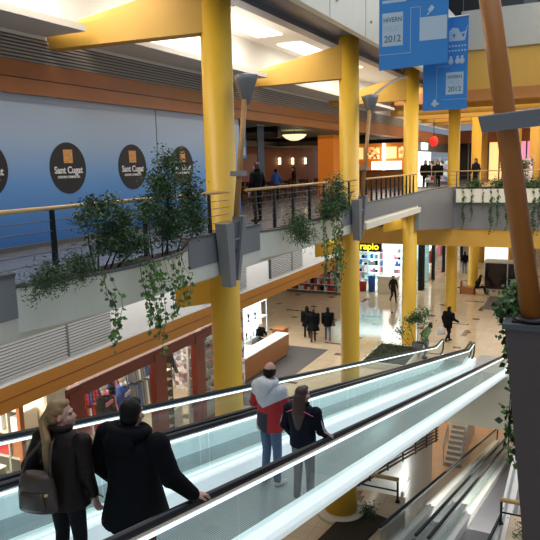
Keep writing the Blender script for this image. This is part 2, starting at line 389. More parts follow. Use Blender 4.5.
    if hairkind == 'bob':
        for k in range(9): a = -1.5+3.0*k/8; b.cap(H(math.sin(a)*.07, -.04-math.cos(a)*.035, .01), .034, H(math.sin(a)*.085, -.04-math.cos(a)*.05, -.11), .024, 8, hair)
    if hairkind == 'pony':
        b.ell(H(0, -.115, .03), (.035, .035, .035), m=hair)
        pts = [H(0, -.12, .03), H(0, -.165, -.03), V(-.02, -.17+.0, 1.42), V(-.03, -.175, 1.27), V(-.03, -.165, 1.14)]
        rs = [.03, .037, .040, .033, .012]
        for p, q, r1, r2 in zip(pts, pts[1:], rs, rs[1:]): b.cap(p, r1, q, r2, 10, hair)
        for q in (-1, 1): b.cap(H(q*.075, .0, .06), .022, H(q*.05, -.09, .03), .03, 8, hair)
    skinned(b, 'hair', hair, t, min(vox, .010), 1)
    if extras: extras(t, H, sp)
    return t
Rz = lambda y: 5.81-.218*y

# couple nearest the viewer
def ex_w1(t, H, sp):
    b = MB(); b.tube([H(-.083, -.01, .02), H(-.07, -.07, .045), H(0, -.118, .055), H(.07, -.07, .045), H(.083, -.01, .02)], .013, 8, 'redc'); b.obj('hair_band', parent=t)
    b = MB(); b.tube([H(.083, .0, -.02), H(.085, -.0, -.04)], .01, 8, 'redc'); b.obj('earring', parent=t)
    b = MB(); b.loft([((0, -.01, .80), .215, .165), ((0, -.005, .86), .22, .17), ((0, 0, .91), .20, .155)], 24, 'coatbr')
    b.obj('jacket_hem', parent=t)
P1 = person('blonde woman with a ponytail in a dark leather jacket, looking sideways', (-3.90, 3.86, Rz(3.86)), .10, 1.73, 'skinp', 'coatbr', 'blacktr', 'shoe', 'blond', 'pony', head=(-1.12, 0), headpitch=.10,
       armL=(V(-.29, -.08, 1.13), V(-.22, .12, 1.0), V(.4, 1, 0), V(1, 0, 0)), armR=(V(.27, -.06, 1.12), V(.25, .05, .88), V(.1, .1, -1), V(1, 0, 0)), bulk=1.16, vox=.010, hvox=.006, toplen=.80, extras=ex_w1, coat=.04)
def ex_m1(t, H, sp):
    b = MB(); b.tube([(math.cos(2*PI*k/20)*.155, -.035+math.sin(2*PI*k/20)*.11, 1.455-.01*math.sin(2*PI*k/20)) for k in range(20)], .052, 10, 'coatb', closed=True); b.ell((0, -.16, 1.39), (.16, .07, .10), m='coatb'); skinned(b, 'hood', 'coatb', t, .012, 3)
P2 = person('man in a bulky black hooded coat reaching for the moving handrail', (-3.34, 4.10, Rz(4.10)), -.05, 1.79, 'skin', 'coatb', 'blacktr', 'shoe', 'hairb', 'short', head=(.1, 0),
       armL=(V(-.36, -.06, 1.12), V(-.33, .10, .90), V(-.1, .3, -1), V(1, 0, 0)), armR=(V(.38, .00, 1.12), V(.50, .13, .93), V(.35, 1, -.25), V(.0, .1, -1)), bulk=1.48, vox=.011, hvox=.006, toplen=.66, coat=.05, extras=ex_m1)
# shoulder bag of the blonde woman
t = thing('shoulder_bag', 'dark brown leather bag on the back of the blonde woman', 'bag', (-3.93, 3.575, Rz(3.7)+.99), .2)
b = MB(); b.loft([((0, 0, -.17), .15, .06), ((0, 0, -.15), .18, .085), ((0, 0, 0), .175, .09), ((0, 0, .13), .15, .075), ((0, 0, .17), .11, .04)], 24, 'bag'); b.obj('body', parent=t)
b = MB(); b.loft([((.0, -.078, -.13), .11, .02), ((0, -.085, -.10), .12, .03), ((0, -.085, .0), .115, .03), ((0, -.078, .03), .10, .015)], 16, 'bag'); b.obj('pocket', parent=t)
b = MB(); b.tube([(-.13, .0, .14), (-.09, .02, .27), (.0, .10, .38), (.05, .2, .42)], .014, 6, 'bag'); b.obj('strap', parent=t)
b = MB(); b.tube([(.13, .0, .14), (.12, .03, .27), (.10, .10, .38), (.08, .2, .41)], .014, 6, 'bag'); b.obj('strap', parent=t)
b = MB(); b.lathe([(.016, 0), (.016, .012)], (.14, -.09, .02), 12, 'brass'); b.obj('buckle', parent=t)

# second couple
def ex_m2(t, H, sp):
    b = MB(); b.ell((0, -.12, 1.44), (.15, .085, .10), m='whitec'); b.ell((0, -.14, 1.38), (.12, .06, .10), m='whitec'); b.tube([(math.cos(2*PI*k/20)*.12, -.03+math.sin(2*PI*k/20)*.10, 1.46) for k in range(20)], .04, 10, 'whitec', closed=True); skinned(b, 'hood', 'whitec', t, .012, 3)
def redwhite():
    m, nt, bs = nmat('red_white_sports_cloth'); x, y, z, tc = xyz(nt)
    n = M(nt, 'ADD', z, M(nt, 'MULTIPLY', M(nt, 'ABSOLUTE', x), -.55)); c = mixc(nt, M(nt, 'LESS_THAN', n, 1.13), (.60, .60, .63), (.42, .015, .02))
    n2 = M(nt, 'MULTIPLY', M(nt, 'LESS_THAN', M(nt, 'ABSOLUTE', M(nt, 'SUBTRACT', x, -.02)), .09), M(nt, 'LESS_THAN', z, 1.06)); c = mixc(nt, n2, c, (.02, .02, .03))
    n3 = M(nt, 'LESS_THAN', M(nt, 'ADD', z, M(nt, 'MULTIPLY', x, .5)), .80); c = mixc(nt, n3, c, (.62, .62, .65))
    nt.links.new(c, bs.inputs['Base Color']); bs.inputs['Roughness'].default_value = .7; return m
K['redwhite'] = redwhite()
person('balding man in a white hooded jacket with red and black panels', (-3.75, 7.58, Rz(7.58)), -.25, 1.80, 'skin', 'redwhite', 'jean', 'shoew', 'hairb', 'bald', head=(.35, 0), headpitch=-.25,
       armL=(V(-.27, .0, 1.12), V(-.22, .18, 1.0), V(.3, 1, 0), V(1, 0, 0)), armR=(V(.25, .03, 1.12), V(.20, .20, .98), V(0, 1, -.1), V(-1, 0, 0)), bulk=1.16, vox=.011, hvox=.007, toplen=.80, coat=.01, extras=ex_m2)
def ex_w2(t, H, sp):
    for q, a in ((-1, (V(-.26, -.03, 1.13), V(-.24, .12, .93))), (1, (V(.27, .0, 1.12), V(.32, .2, .98)))):
        e, w = a; S_ = V(q*.195, -.01, 1.40); o = V(q*.062, -.012, 0)
        b = MB()
        for m_, dx in (('whitec', -.014), ('pink', .0), ('whitec', .014)):
            b.tube([S_+V(q*.055, dx, -.02), (S_+e)/2+o+V(0, dx, 0), e+o+V(0, dx, 0), (e+w)/2+o*.88+V(0, dx, 0), w+o*.7+V(0, dx, 0)], .008, 6, m_)
        b.obj('sleeve_stripe', parent=t)
    b = MB(); b.tube([(-.20, -.09, 1.34), (-.1, -.135, 1.40), (0, -.14, 1.42), (.1, -.135, 1.40), (.20, -.09, 1.34)], .006, 6, 'pink'); b.obj('yoke_piping', parent=t)
person('long haired woman in a navy track jacket with pale sleeve stripes', (-3.07, 7.14, Rz(7.14)), -.05, 1.60, 'skinp', 'navy', 'greytr', 'shoew', 'hairbr', 'long', head=(-.35, 0),
       armL=(V(-.26, -.03, 1.13), V(-.24, .12, .93), V(0, .8, -.6), V(1, 0, 0)), armR=(V(.27, .0, 1.12), V(.27, .2, .96), V(.1, 1, -.2), V(0, .1, -1)), bulk=1.16, vox=.010, hvox=.007, toplen=.86, extras=ex_w2)

# people on the lower floor
W = dict(legL=(V(-.09, .12, .50), V(-.09, .20, .10), 0), legR=(V(.09, .02, .49), V(.09, -.22, .15), 0))
W2 = dict(legL=(V(-.09, .05, .50), V(-.09, -.14, .12), 0), legR=(V(.09, .13, .50), V(.09, .14, .09), 0))
FV = dict(vox=.018, hvox=.012)
person('woman in a dark hip length coat, walking in a trio, nearest the counter', (-12.1, 28.9, 0), .5, 1.68, top='coatb', hair='hairb', hairkind='bob', toplen=.66, coat=.05, bulk=1.25, **FV, **W)
person('person in a long black coat walking in the middle of the trio', (-11.55, 28.35, 0), .45, 1.74, top='coatb', legs='hairbr', hair='hairbr', toplen=.60, coat=.08, bulk=1.35, **FV, **W2)
person('man in a black jacket and blue jeans walking with two others', (-10.95, 28.8, 0), .4, 1.72, top='coatb', legs='jean', hair='hairb', toplen=.76, bulk=1.3, **FV, **W)
t = thing('handbag', 'small brown handbag at the side of the man in blue jeans', 'bag', (-10.62, 28.75, .82)); b = MB(); b.loft([((0, 0, 0), .06, .14), ((0, 0, .2), .05, .12), ((0, 0, .24), .03, .1)], 14, 'bag'); b.obj('body', parent=t); b = MB(); b.tube([(0, -.08, .23), (-.03, 0, .5), (0, .08, .23)], .01, 6, 'bag'); b.obj('strap', parent=t)
person('person in dark clothes walking past the gift store', (-10.3, 38.6, 0), -2.4, 1.74, top='coatd', hair='hairb', toplen=.72, **FV, **W)
person('man in a black jacket carrying a white carrier bag between the columns', (-5.5, 30.7, 0), -.6, 1.76, top='coatb', hair='hairb', toplen=.70, bulk=1.4, lean=.12, **FV, **W,
       armR=(V(.30, .05, 1.15), V(.42, .24, 1.02), V(.4, 1, 0), V(0, 0, -1)), armL=(V(-.29, -.03, 1.12), V(-.30, .03, .86), V(0, .1, -1), V(1, 0, 0)))
t = thing('carrier_bag', 'white carrier bag held by the man in the black jacket', 'bag', (-5.78, 30.55, .38), .5); b = MB(); b.loft([((0, 0, 0), .16, .05), ((0, 0, .05), .19, .09), ((0, 0, .3), .16, .06), ((0, 0, .36), .14, .02)], 14, 'whitec'); b.obj('body', parent=t); b = MB(); b.tube([(-.06, 0, .35), (-.02, 0, .47), (.06, 0, .35)], .008, 6, 'whitec'); b.obj('handle', parent=t)
person('person in a green jacket leaning at the end of the walkways beside the potted plant', (-5.95, 27.6, 0), -.9, 1.66, top='greenc', legs='jean', hair='hairbr', hairkind='bob', lean=.45, head=(.8, 0), toplen=.80, **FV, legL=(V(-.09, .15, .5), V(-.09, .05, .09), 0), legR=(V(.09, .12, .5), V(.09, -.1, .09), 0))
person('dark figure standing in the far hall beside the bright shop windows', (-9.0, 49.5, 0), 1.6, 1.75, top='coatb', **FV)
person('person in dark jacket and jeans, one of a pair far down the hall', (-7.9, 50.6, 0), .2, 1.76, top='coatb', legs='jean', bulk=1.1, **FV, **W)
person('slimmer dark clothed person beside the one in jeans far down the hall', (-7.4, 51.2, 0), .1, 1.68, top='coatd', hairkind='bob', **FV, **W2)
person('person in black sitting sideways on the wooden bench in the far hall', (-5.85, 42.75, -.38), -1.2, 1.7, top='coatb', hair='hairb', lean=.35, **FV, toplen=.85, legL=(V(-.1, .42, .90), V(-.1, .55, .50), 0), legR=(V(.1, .42, .88), V(.12, .60, .50), 0))
person('shop assistant in black with pale hair behind the lit counter', (-12.75, 25.0, 0), -PI/2-.4, 1.72, 'skinp', 'coatb', hair='manneq', hairkind='bob', head=(.2, 0), headpitch=-.2, **FV,
       armL=(V(-.25, .05, 1.15), V(-.16, .26, 1.08), V(.2, 1, -.1), V(0, 0, -1)), armR=(V(.25, .05, 1.15), V(.16, .26, 1.08), V(-.2, 1, -.1), V(0, 0, -1)))
# upper floor
person('person in a dark coat leaning at the cross gallery railing beside the column', (-7.95, 36.5, F1), PI+.5, 1.75, top='coatb', bulk=1.2, hair='hairbr', **FV)
person('second person in black at the cross gallery railing holding a pale bag', (-7.3, 36.6, F1), PI+.2, 1.70, top='coatb', bulk=1.25, hair='hairb', hairkind='bob', **FV)
t = thing('handbag', 'pale handbag held at the cross gallery railing', 'bag', (-7.75, 36.25, 7.5)); b = MB(); b.loft([((0, 0, 0), .16, .05), ((0, 0, .22), .14, .05), ((0, 0, .27), .1, .03)], 14, 'whitec'); b.obj('body', parent=t); b = MB(); b.tube([(-.08, 0, .26), (0, 0, .42), (.08, 0, .26)], .01, 6, 'whitec'); b.obj('strap', parent=t)
person('dark silhouetted person near the leaning mast on the upper floor', (-5.5, 38.3, F1), 2.6, 1.78, top='coatd', **FV)
person('person in dark clothes standing at the end of the hoarding by the banners', (-8.6, 16.9, F1), 1.2, 1.74, top='coatb', hair='hairbr', **FV)
person('cafe guest in a blue top standing among the small tables', (-12.9, 27.3, F1), .6, 1.5, top='bluec', **FV)
person('cafe guest in dark clothes by the far small tables', (-13.6, 31.0, F1), 2.2, 1.55, top='coatd', **FV)
# ------------------------------------------------------------------ levels
F0, F1, FB = 0.0, 7.0, -6.8
COLY = [3.56-8.5, 3.56, 12.06, 20.56, 29.06, 37.56, 46.06]

# ---- lower floor with the void
def slab(name, rects, z0, z1, m, side=None):
    b = MB()
    for x0, x1, y0, y1 in rects: b.box((x0, y0, z0), (x1, y1, z1), m)
    return b.obj(name)
struct(slab('floor', [(-24, -5.9, -6, 80), (-5.9, -3.75, -6, 15.4), (-3.75, -1.2, -6, 12.3), (-1.2, 9, -6, 15.7), (-5.9, 9, 26.4, 80), (1.5, 9, 15.7, 26.4)], -.35, 0, 'tile'))
b = MB(); b.box((-5.9, 26.36, -1.9), (9, 26.4, -.001), 'cream'); b.box((-5.9, 15.36, -1.3), (-3.75, 15.4, -.002), 'cream'); b.box((-1.2, 15.66, -1.3), (1.5, 15.7, -.002), 'cream')
struct(b.obj('trim_1'))
struct(slab('basement_floor', [(-16, 6, 4, 62)], FB-.2, FB, 'woodfl'), 'orange tiled floor at the bottom of the well', 'floor')
b = MB(); b.box((-6.1, 10, FB), (-5.9, 29.5, -.36), 'white'); struct(b.obj('wall_basement_left'))
b = MB(); b.box((-1.36, 12.3, FB), (-1.2, 27, -.36), 'white'); struct(b.obj('wall_basement_right'))
b = MB(); b.box((-16, 58, FB), (6, 58.2, -.36), 'cream'); struct(b.obj('wall_basement_back'))
b = MB(); b.box((-16, 26.4, -2.3), (9, 58, -1.9), 'cream'); struct(b.obj('ceiling_basement'))

# ---- columns
for i, y in enumerate(COLY[1:]):
    x = -7.0 if i < 4 else -6.6
    lbl = ['first', 'tall yellow round column rising between the shrub planter and the inclined mast', 'tall yellow round column behind the hanging fern planter',
           'yellow round column where the cross gallery meets the side gallery', 'yellow round column standing behind the far cross gallery', 'farthest yellow round column in the row past the cross gallery'][i]
    if i == 0: continue
    c = MB(); c.lathe([(.335, 0), (.325, .02), (.325, 12.66)], (x, y, 0), 40, 'yellow'); o = c.obj('column'); struct(o, lbl, 'column')
    if i == 99:
        c = MB(); c.lathe([(.36, 10.8), (.36, 12.6)], (x, y, 0), 40, 'yellow'); q = c.obj('capital_sleeve', parent=o)
for (x, y) in ((-2.9, 46.0), (-4.6, 52.5), (-7.6, 57)):
    c = MB(); c.lathe([(.33, 0), (.33, 11.9)], (x, y, 0), 32, 'yellow2')
    struct(c.obj('column'), 'yellow column far back in the lower hall beyond the cross gallery' if x == -4.6 else ('yellow column behind the orange leaning mast in the distance' if x == -2.9 else 'slim yellow column deep in the hall near the far shop windows'), 'column')
c = MB(); c.lathe([(.62, 0), (.62, .06), (.5, .1)], (-5.05, 14.1, 0), 40, 'cream'); c.lathe([(.40, .1), (.40, 1.75)], (-5.05, 14.1, 0), 40, 'yellow')
struct(c.obj('column'), 'short yellow round column on a pale base ring under the walkways', 'column')

# ---- left gallery slab, fascia, soffit
b = MB()
b.box((-24, -6, 6.6), (-6.6, 60, F1-.002), 'gfloor')
struct(b.obj('floor_gallery'))
def bow_plan(y0, y1, n=14, sag=.46, x0=-6.58):
    out = []
    for k in range(n+1):
        t = k/n; out.append((x0+sag*math.sin(PI*t)**.7, y0+(y1-y0)*t))
    return out
def fascia(name, label, y0, y1):
    b = MB(); b.box((-6.72, y0, 6.72), (-6.55, y1, 7.28), 'grey'); b.box((-6.74, y0, 7.28), (-6.53, y1, 7.32), 'greyd')
    b.box((-6.72, y0, 6.44), (-6.57, y1, 6.72), 'cream' if y0 < 0 else 'bow')
    struct(b.obj(name), label, 'fascia')
bows = [(-3.2, 1.9), (5.9, 10.0), (12.95, 18.5)]
fascia('trim_2', 'grey fascia panel left of the shrub planter', -6, 5.9); fascia('trim_3', 'grey fascia panel around the first tall column', 10.0, 12.95)
fascia('trim_4', 'grey fascia panel from the fern planter to the cross gallery', 18.5, 35.6)
# soffit sloping back to the lower shop line
b = MB()
b.hexa([(-6.60, -6, 6.42), (-9.99, -6, 5.5), (-9.99, 35.5, 5.5), (-6.60, 35.5, 6.42), (-6.60, -6, 6.46), (-9.99, -6, 6.6), (-9.99, 35.5, 6.6), (-6.60, 35.5, 6.46)], 'cream')
b.box((-6.72, 4, 6.42), (-6.58, 20, 6.6), 'cream')
struct(b.obj('ceiling_gallery_soffit'))
for i, (y0, y1) in enumerate(bows[1:]):
    t = thing('planter', ['long bowed white planter holding the big shrubs', 'long bowed white planter with the hanging fern and vines'][i], 'planter', (0, 0, 0))
    P = bow_plan(y0, y1); b = MB()
    Q = [(-6.58, y1), (-6.58, y0)]
    # tray body
    for (xa, ya), (xb, yb) in zip(P, P[1:]):
        b.hexa([(-6.57+(xa+6.57)*.62, ya, 6.52), (-6.57, ya, 6.5), (-6.57, yb, 6.5), (-6.57+(xb+6.57)*.62, yb, 6.52), (xa, ya, 7.12), (-6.57, ya, 7.12), (-6.57, yb, 7.12), (xb, yb, 7.12)], 'bow')
    b.obj('tray', parent=t)
    b = MB(); b.tube([(x, y, 7.14) for x, y in P], .03, 8, 'greyd'); b.obj('rim', parent=t)
    b = MB()
    for (xa, ya), (xb, yb) in zip(P[1:-1], P[2:-1]): b.face([(xa-.03, ya, 7.125), (xb-.03, yb, 7.125), (-6.55, yb, 7.16), (-6.55, ya, 7.16)], 'soil')
    b.obj('soil', parent=t)

for i, y in enumerate((12.06, 20.56, 29.06)):
    b = MB(); b.hexa([(-6.75, y-.17, 5.75), (-6.75, y+.17, 5.75), (-8.2, y+.17, 5.45), (-8.2, y-.17, 5.45), (-6.75, y-.17, 6.45), (-6.75, y+.17, 6.45), (-8.2, y+.17, 6.1), (-8.2, y-.17, 6.1)], 'yellow'); struct(b.obj('beam'), 'yellow bracket beam under the gallery at the %s tall column' % ['first', 'second', 'third'][i], 'beam')
# vents, white lit wall and the amber band over the lower shops
b = MB(); b.box((-10.3, -6, 4.5), (-10.0, 28.5, 6.6), 'white'); struct(b.obj('wall_lower_bulkhead'))
def vent(label, y0, y1, z0=4.60, z1=5.46, x=-10.0):
    t = thing('ventilation_grille', label, 'vent', (x, y0, z0), 0, None)
    b = MB(); b.box((0, 0, 0), (.03, y1-y0, z1-z0), 'black'); b.obj('backing', parent=t)
    b = MB(); n = 13
    for k in range(n):
        z = (z1-z0)*(k+.6)/n; b.hexa([(.03, 0, z-.012), (.075, 0, z-.03), (.075, y1-y0, z-.03), (.03, y1-y0, z-.012), (.03, 0, z+.004), (.075, 0, z-.014), (.075, y1-y0, z-.014), (.03, y1-y0, z+.004)], 'whites')
    b.obj('slat', parent=t)
    for k in range(int((y1-y0)/1.9)+1): b = MB(); b.box((.03, k*1.9, 0), (.08, k*1.9+.05, z1-z0), 'greyd'); b.obj('mullion', parent=t)
K['steelp'] = mat('painted_grey_slat', (.40, .39, .38), .5)
b = MB(); b.box((-9.99, -6, 4.48), (-9.93, 28.4, 4.53), 'white'); tag(b.obj('painted_light_strip'), 'thin white strip imitating the light along the top of the amber band', 'trim')  # white strip imitates the bright lit line above the band
vent('long grey slatted grille above the amber band below the shrub planter', 4.5, 11.7)
vent('short grey slatted grille beside the tall column under the gallery', 15.9, 18.6)
vent('grey slatted grille under the gallery by the hanging vines', 20.4, 23.4)
b = MB(); b.box((-10.06, -6, 3.95), (-9.94, 28.5, 4.47), 'lowband'); b.box((-10.09, -6, 4.2), (-9.93, 28.5, 4.215), 'redframe'); struct(b.obj('trim_5'), 'amber timber band running above the lower shops', 'fascia')
b = MB(); b.box((-24, -6, 3.9), (-10.06, 28.5, 4.05), 'white'); b.box((-24, 28.5, 5.5), (-10.0, 36.2, 5.6), 'white'); struct(b.obj('ceiling_lower_shops'))

# brackets, masts with funnels
def bracket(y, lbl, lbl2, m0, m1):
    t = thing('steel_bracket', lbl, 'bracket', (-6.375, y, 6.2))
    b = MB(); b.hexa([(-.12, -.22, 0), (.10, -.22, 0), (.10, -.02, 0), (-.12, -.02, 0), (-.12, -.42, 1.3), (.14, -.42, 1.3), (.14, -.1, 1.3), (-.12, -.1, 1.3)], 'grey'); b.obj('wing_plate', parent=t)
    b = MB(); b.hexa([(-.12, .06, .1), (.10, .06, .1), (.10, .16, .1), (-.12, .16, .1), (-.12, .3, 1.4), (.14, .3, 1.4), (.14, .46, 1.4), (-.12, .46, 1.4)], 'grey'); b.obj('wing_plate', parent=t)
    b = MB(); b.box((-.10, -.12, .75), (.06, .32, 1.3), 'greyd'); b.obj('web_plate', parent=t)
    for k in range(3): b = MB(); b.tube([(.06, -.02+.1*k, .95), (.09, -.02+.1*k, .95)], .02, 8, 'steel'); b.obj('bolt', parent=t)
    t = thing('inclined_mast', lbl2, 'mast', m0)
    p1 = Vector(m1)-Vector(m0)
    b = MB(); b.tube([(0, 0, 0), p1], [.062, .055], 16, 'mastw'); b.obj('pole', parent=t)
    b = MB(); b.lathe([(.08, -.36), (.27, .12), (.29, .22), (.0, .27)], tuple(p1), 4, 'grey', sx=1, sy=1); b.obj('funnel_head', parent=t)
    b = MB(); b.box((-.12, .02, .82), (.12, .30, .92), 'grey'); b.obj('clamp_plate', parent=t)
bracket(11.3, 'grey V-shaped steel bracket on the first tall yellow column', 'thin inclined orange mast with grey funnel top beside the first tall column', (-6.32, 11.45, 7.6), (-6.3, 11.98, 10.22))
bracket(19.65, 'grey V-shaped steel bracket on the second yellow column', 'thin inclined orange mast with grey funnel top beside the second column', (-6.32, 19.85, 7.6), (-6.3, 20.6, 10.55))
b = MB(); b.tube([(-6.4+.15*math.sin(PI*k/14), 20.6+5.2*k/14, 10.55+1.35*(k/14)**.8+.15*math.sin(PI*k/14)) for k in range(15)], .045, 8, 'grey'); tag(b.obj('curved_tie_rod'), 'thin grey curved tie rod sweeping up from the second mast', 'rod')

# ---- gallery railings
def railing(label, pts, z0, posts, h=1.1, rods=5, hr='brass', post='blackm', base=.28, group=None):
    t = thing('railing', label, 'railing', (0, 0, 0), group=group)
    P = [Vector((x, y, z0+h)) for x, y in pts]
    b = MB(); b.tube(P, .032, 10, hr); b.obj('handrail', parent=t)
    b = MB()
    for k in range(rods):
        z = base+(h-base-.1)*(k+.5)/rods; b.tube([(p.x, p.y, z0+z) for p in P], .008, 6, 'greyd')
    b.obj('rod', parent=t)
    b0 = None
    def at(y):
        for (xa, ya), (xb, yb) in zip(pts, pts[1:]):
            if min(ya, yb) <= y <= max(ya, yb): return xa+(xb-xa)*(y-ya)/(yb-ya) if yb != ya else xa
        return pts[0][0]
    for y in posts:
        if isinstance(y, tuple): x, yy = y
        else: x, yy = at(y), y
        if b0 is None:
            b = MB(); b.hexa([(-.04, -.03, 0), (.04, -.03, 0), (.04, .03, 0), (-.04, .03, 0), (-.025, -.025, h-.03), (.025, -.025, h-.03), (.025, .025, h-.03), (-.025, .025, h-.03)], post)
            b0 = b.obj('post', parent=t, loc=(x, yy, z0))
        else:
            c = b0.copy(); C.objects.link(c); c.location = (x, yy, z0)
    return t
railing('black railing with wooden handrail above the white planter in front of the blue hoarding', [(-6.9, -4), (-6.7, 3), (-6.62, 5), (-6.62, 11.7)], 7.0, [-1.5, .5, 2.6, 4.6, 6.7, 8.8, 10.9])
railing('black railing with wooden handrail in front of the cafe behind the fern planter', [(-6.62, 12.45), (-6.62, 20.2)], 7.0, [12.9, 13.9, 15, 16.1, 17.2, 18.3, 19.4])
railing('black railing with closely spaced bars between the second and third columns', [(-6.62, 20.95), (-6.62, 28.6)], 7.0, [21.2+.62*k for k in range(12)], rods=1)

# ---- upper shop line: hoarding with logo discs
b = MB(); b.box((-10.55, -6, F1), (-10.45, 19.3, 10.18), 'hoard'); hd = b.obj('hoarding'); tag(hd, 'long shopfront hoarding printed in a grey to deep blue fade with round black logos', 'hoarding')
b = MB(); b.box((-10.451, 14.6, F1), (-10.444, 14.63, 10.18), 'greyd'); b.obj('panel_joint', parent=hd)
for k, y in enumerate([4.2, 6.55, 8.9, 11.18, 13.5, 15.8, 18.1]):
    b = MB(); b.tube([(-10.449, y, 8.67), (-10.44, y, 8.67)], .57, 48, 'logob'); d = b.obj('logo_disc', parent=hd)
    text('lettering', 'Sant Cugat', .215, 'logow', d, (-10.436, y, 8.62), (PI/2, 0, PI/2), sx=.94)
    text('lettering', 'CENTRE COMERCIAL', .075, 'logow', d, (-10.436, y, 8.47), (PI/2, 0, PI/2))
    b = MB(); b.box((-10.44, y-.14, 8.78), (-10.43, y+.14, 9.08), 'logoo'); b.obj('emblem', parent=d)
b = MB(); b.box((-10.4, -6, F1), (-10.43, 19.3, F1+.1), 'greyd'); struct(b.obj('baseboard_gallery'))
b = MB(); b.box((-10.9, -6, 10.18), (-10.3, 29, 10.48), 'brownband'); b.box((-10.9, -6, 10.5), (-10.3, 29, 10.82), 'brownband'); b.box((-10.9, -6, 10.47), (-10.34, 29, 10.51), 'black')
b.box((-10.9, 29, 10.2), (-10.3, 58, 10.8), 'brownband')
struct(b.obj('trim_6'), 'brown timber fascia band above the blue hoarding', 'fascia')
vent_m = MB(); vent_m.box((-10.6, -6, 10.82), (-10.42, 42, 11.35), 'greyd')
for k in range(7): vent_m.hexa([(-10.42, -6, 10.86+k*.07), (-10.38, -6, 10.85+k*.07), (-10.38, 42, 10.85+k*.07), (-10.42, 42, 10.86+k*.07), (-10.42, -6, 10.9+k*.07), (-10.38, -6, 10.88+k*.07), (-10.38, 42, 10.88+k*.07), (-10.42, 42, 10.9+k*.07)], 'steelp')
tag(vent_m.obj('ventilation_grille'), 'continuous grey slatted grille running above the brown fascia band', 'vent')
# cove / ceilings
b = MB(); b.box((-10.9, -6, 11.35), (-10.42, 58, 12.9), 'white'); b.box((-10.42, -6, 11.42), (-9.3, 10.75, 11.55), 'ceil'); b.box((-10.42, 11.8, 11.42), (-9.3, 19.25, 11.55), 'ceil'); b.box((-10.42, 20.3, 11.42), (-9.3, 34.9, 11.55), 'ceil')
struct(b.obj('wall_cove'))
b = MB(); b.box((-11, -6, 12.85), (-7.7, 35.6, 13.05), 'ceil'); struct(b.obj('ceiling'))
b = MB(); b.box((-7.7, -6, 12.66), (-6.15, 35.6, 13.05), 'girder'); b.box((-7.85, -6, 12.5), (-7.5, 35.6, 12.86), 'girder'); struct(b.obj('trim_7'), 'grey steel edge girder under the upper balcony', 'girder')
b = MB(); b.box((-6.15, -6, 12.28), (-5.95, 34.2, 15.6), 'bow')
for y in range(-5, 34, 3): b.box((-5.955, y, 12.28), (-5.945, y+.025, 15.6), 'greyd'); b.tube([(-5.95, y+.5, 12.8), (-5.9, y+.5, 12.8)], .04, 8, 'steelp')
struct(b.obj('wall_upper_balcony'), 'white panelled balcony front along the top of the atrium', 'wall')
# yellow tapered beams
for i, y in enumerate([3.56, 12.06, 20.56, 29.06]):
    b = MB(); w = .17
    b.hexa([(-6.72, y-w, 11.36), (-6.72, y+w, 11.36), (-10.75, y+w-1.2, 11.16), (-10.75, y-w-1.2, 11.16), (-6.72, y-w, 12.5), (-6.72, y+w, 12.5), (-10.75, y+w-1.2, 11.46), (-10.75, y-w-1.2, 11.46)], 'yellow2')
    struct(b.obj('beam'), ['y0', 'tapered yellow roof beam running to the first tall column', 'tapered yellow roof beam running to the second column', 'tapered yellow roof beam running to the third column'][i] if i else 'tapered yellow roof beam nearest the viewer', 'beam')
for x0, x1, y0, y1 in ((-9.9, -9.0, 4.5, 11.4), (-9.9, -9.0, 12.9, 19.8), (-9.9, -9.0, 21.3, 28.3)):
    b = MB(); b.box((x0, y0, 12.8), (x1, y1, 12.846), 'litp'); tag(b.obj('ceiling_glow'), 'added glowing white panel imitating the lit ceiling %s' % {4.5: 'above the shrub planter', 12.9: 'between the first and second columns', 21.3: 'between the second and third columns'}[y0], 'light', 'added glowing ceiling panels')  # panels added to imitate the brightly lit ceiling, no such fittings there
pass
for p, (x, y) in enumerate([(-8.5, 15.5), (-8.2, 18.9), (-7.95, 17.0)]):
    b = MB(); b.lathe([(.09, 0), (.1, .03), (.06, .1)], (x, y, 12.75), 16, 'steelp'); tag(b.obj('spotlight'), 'small round ceiling spotlight between the first two beams', 'spotlight', 'ceiling spotlights')
b = MB(); b.box((-8.9, 14.0, 12.79), (-8.3, 14.7, 12.85), 'greyd'); tag(b.obj('ceiling_vent'), 'small dark square ceiling vent near the first funnel mast', 'vent')

# ---- cross gallery (far right)
YT = 35.6
b = MB(); b.box((-8.6, YT, 5.02), (9, YT+.25, 7.22), 'grey'); b.box((-8.6, YT-.02, 7.22), (9, YT+.3, 7.27), 'greyd'); struct(b.obj('trim_8'), 'grey front of the cross gallery', 'fascia')
b = MB(); b.box((-15, YT+.1, 4.05), (9, YT+.6, 5.02), 'yellow2'); struct(b.obj('beam'), 'wide yellow beam under the cross gallery', 'beam')
b = MB(); b.box((-10.9, YT+.2, 6.6), (9, 62, F1-.003), 'woodfl'); struct(b.obj('floor_cross_gallery'))
b = MB(); b.box((-24, YT+.6, 4.6), (9, 80, 4.8), 'ceil'); struct(b.obj('ceiling_lower_hall'))
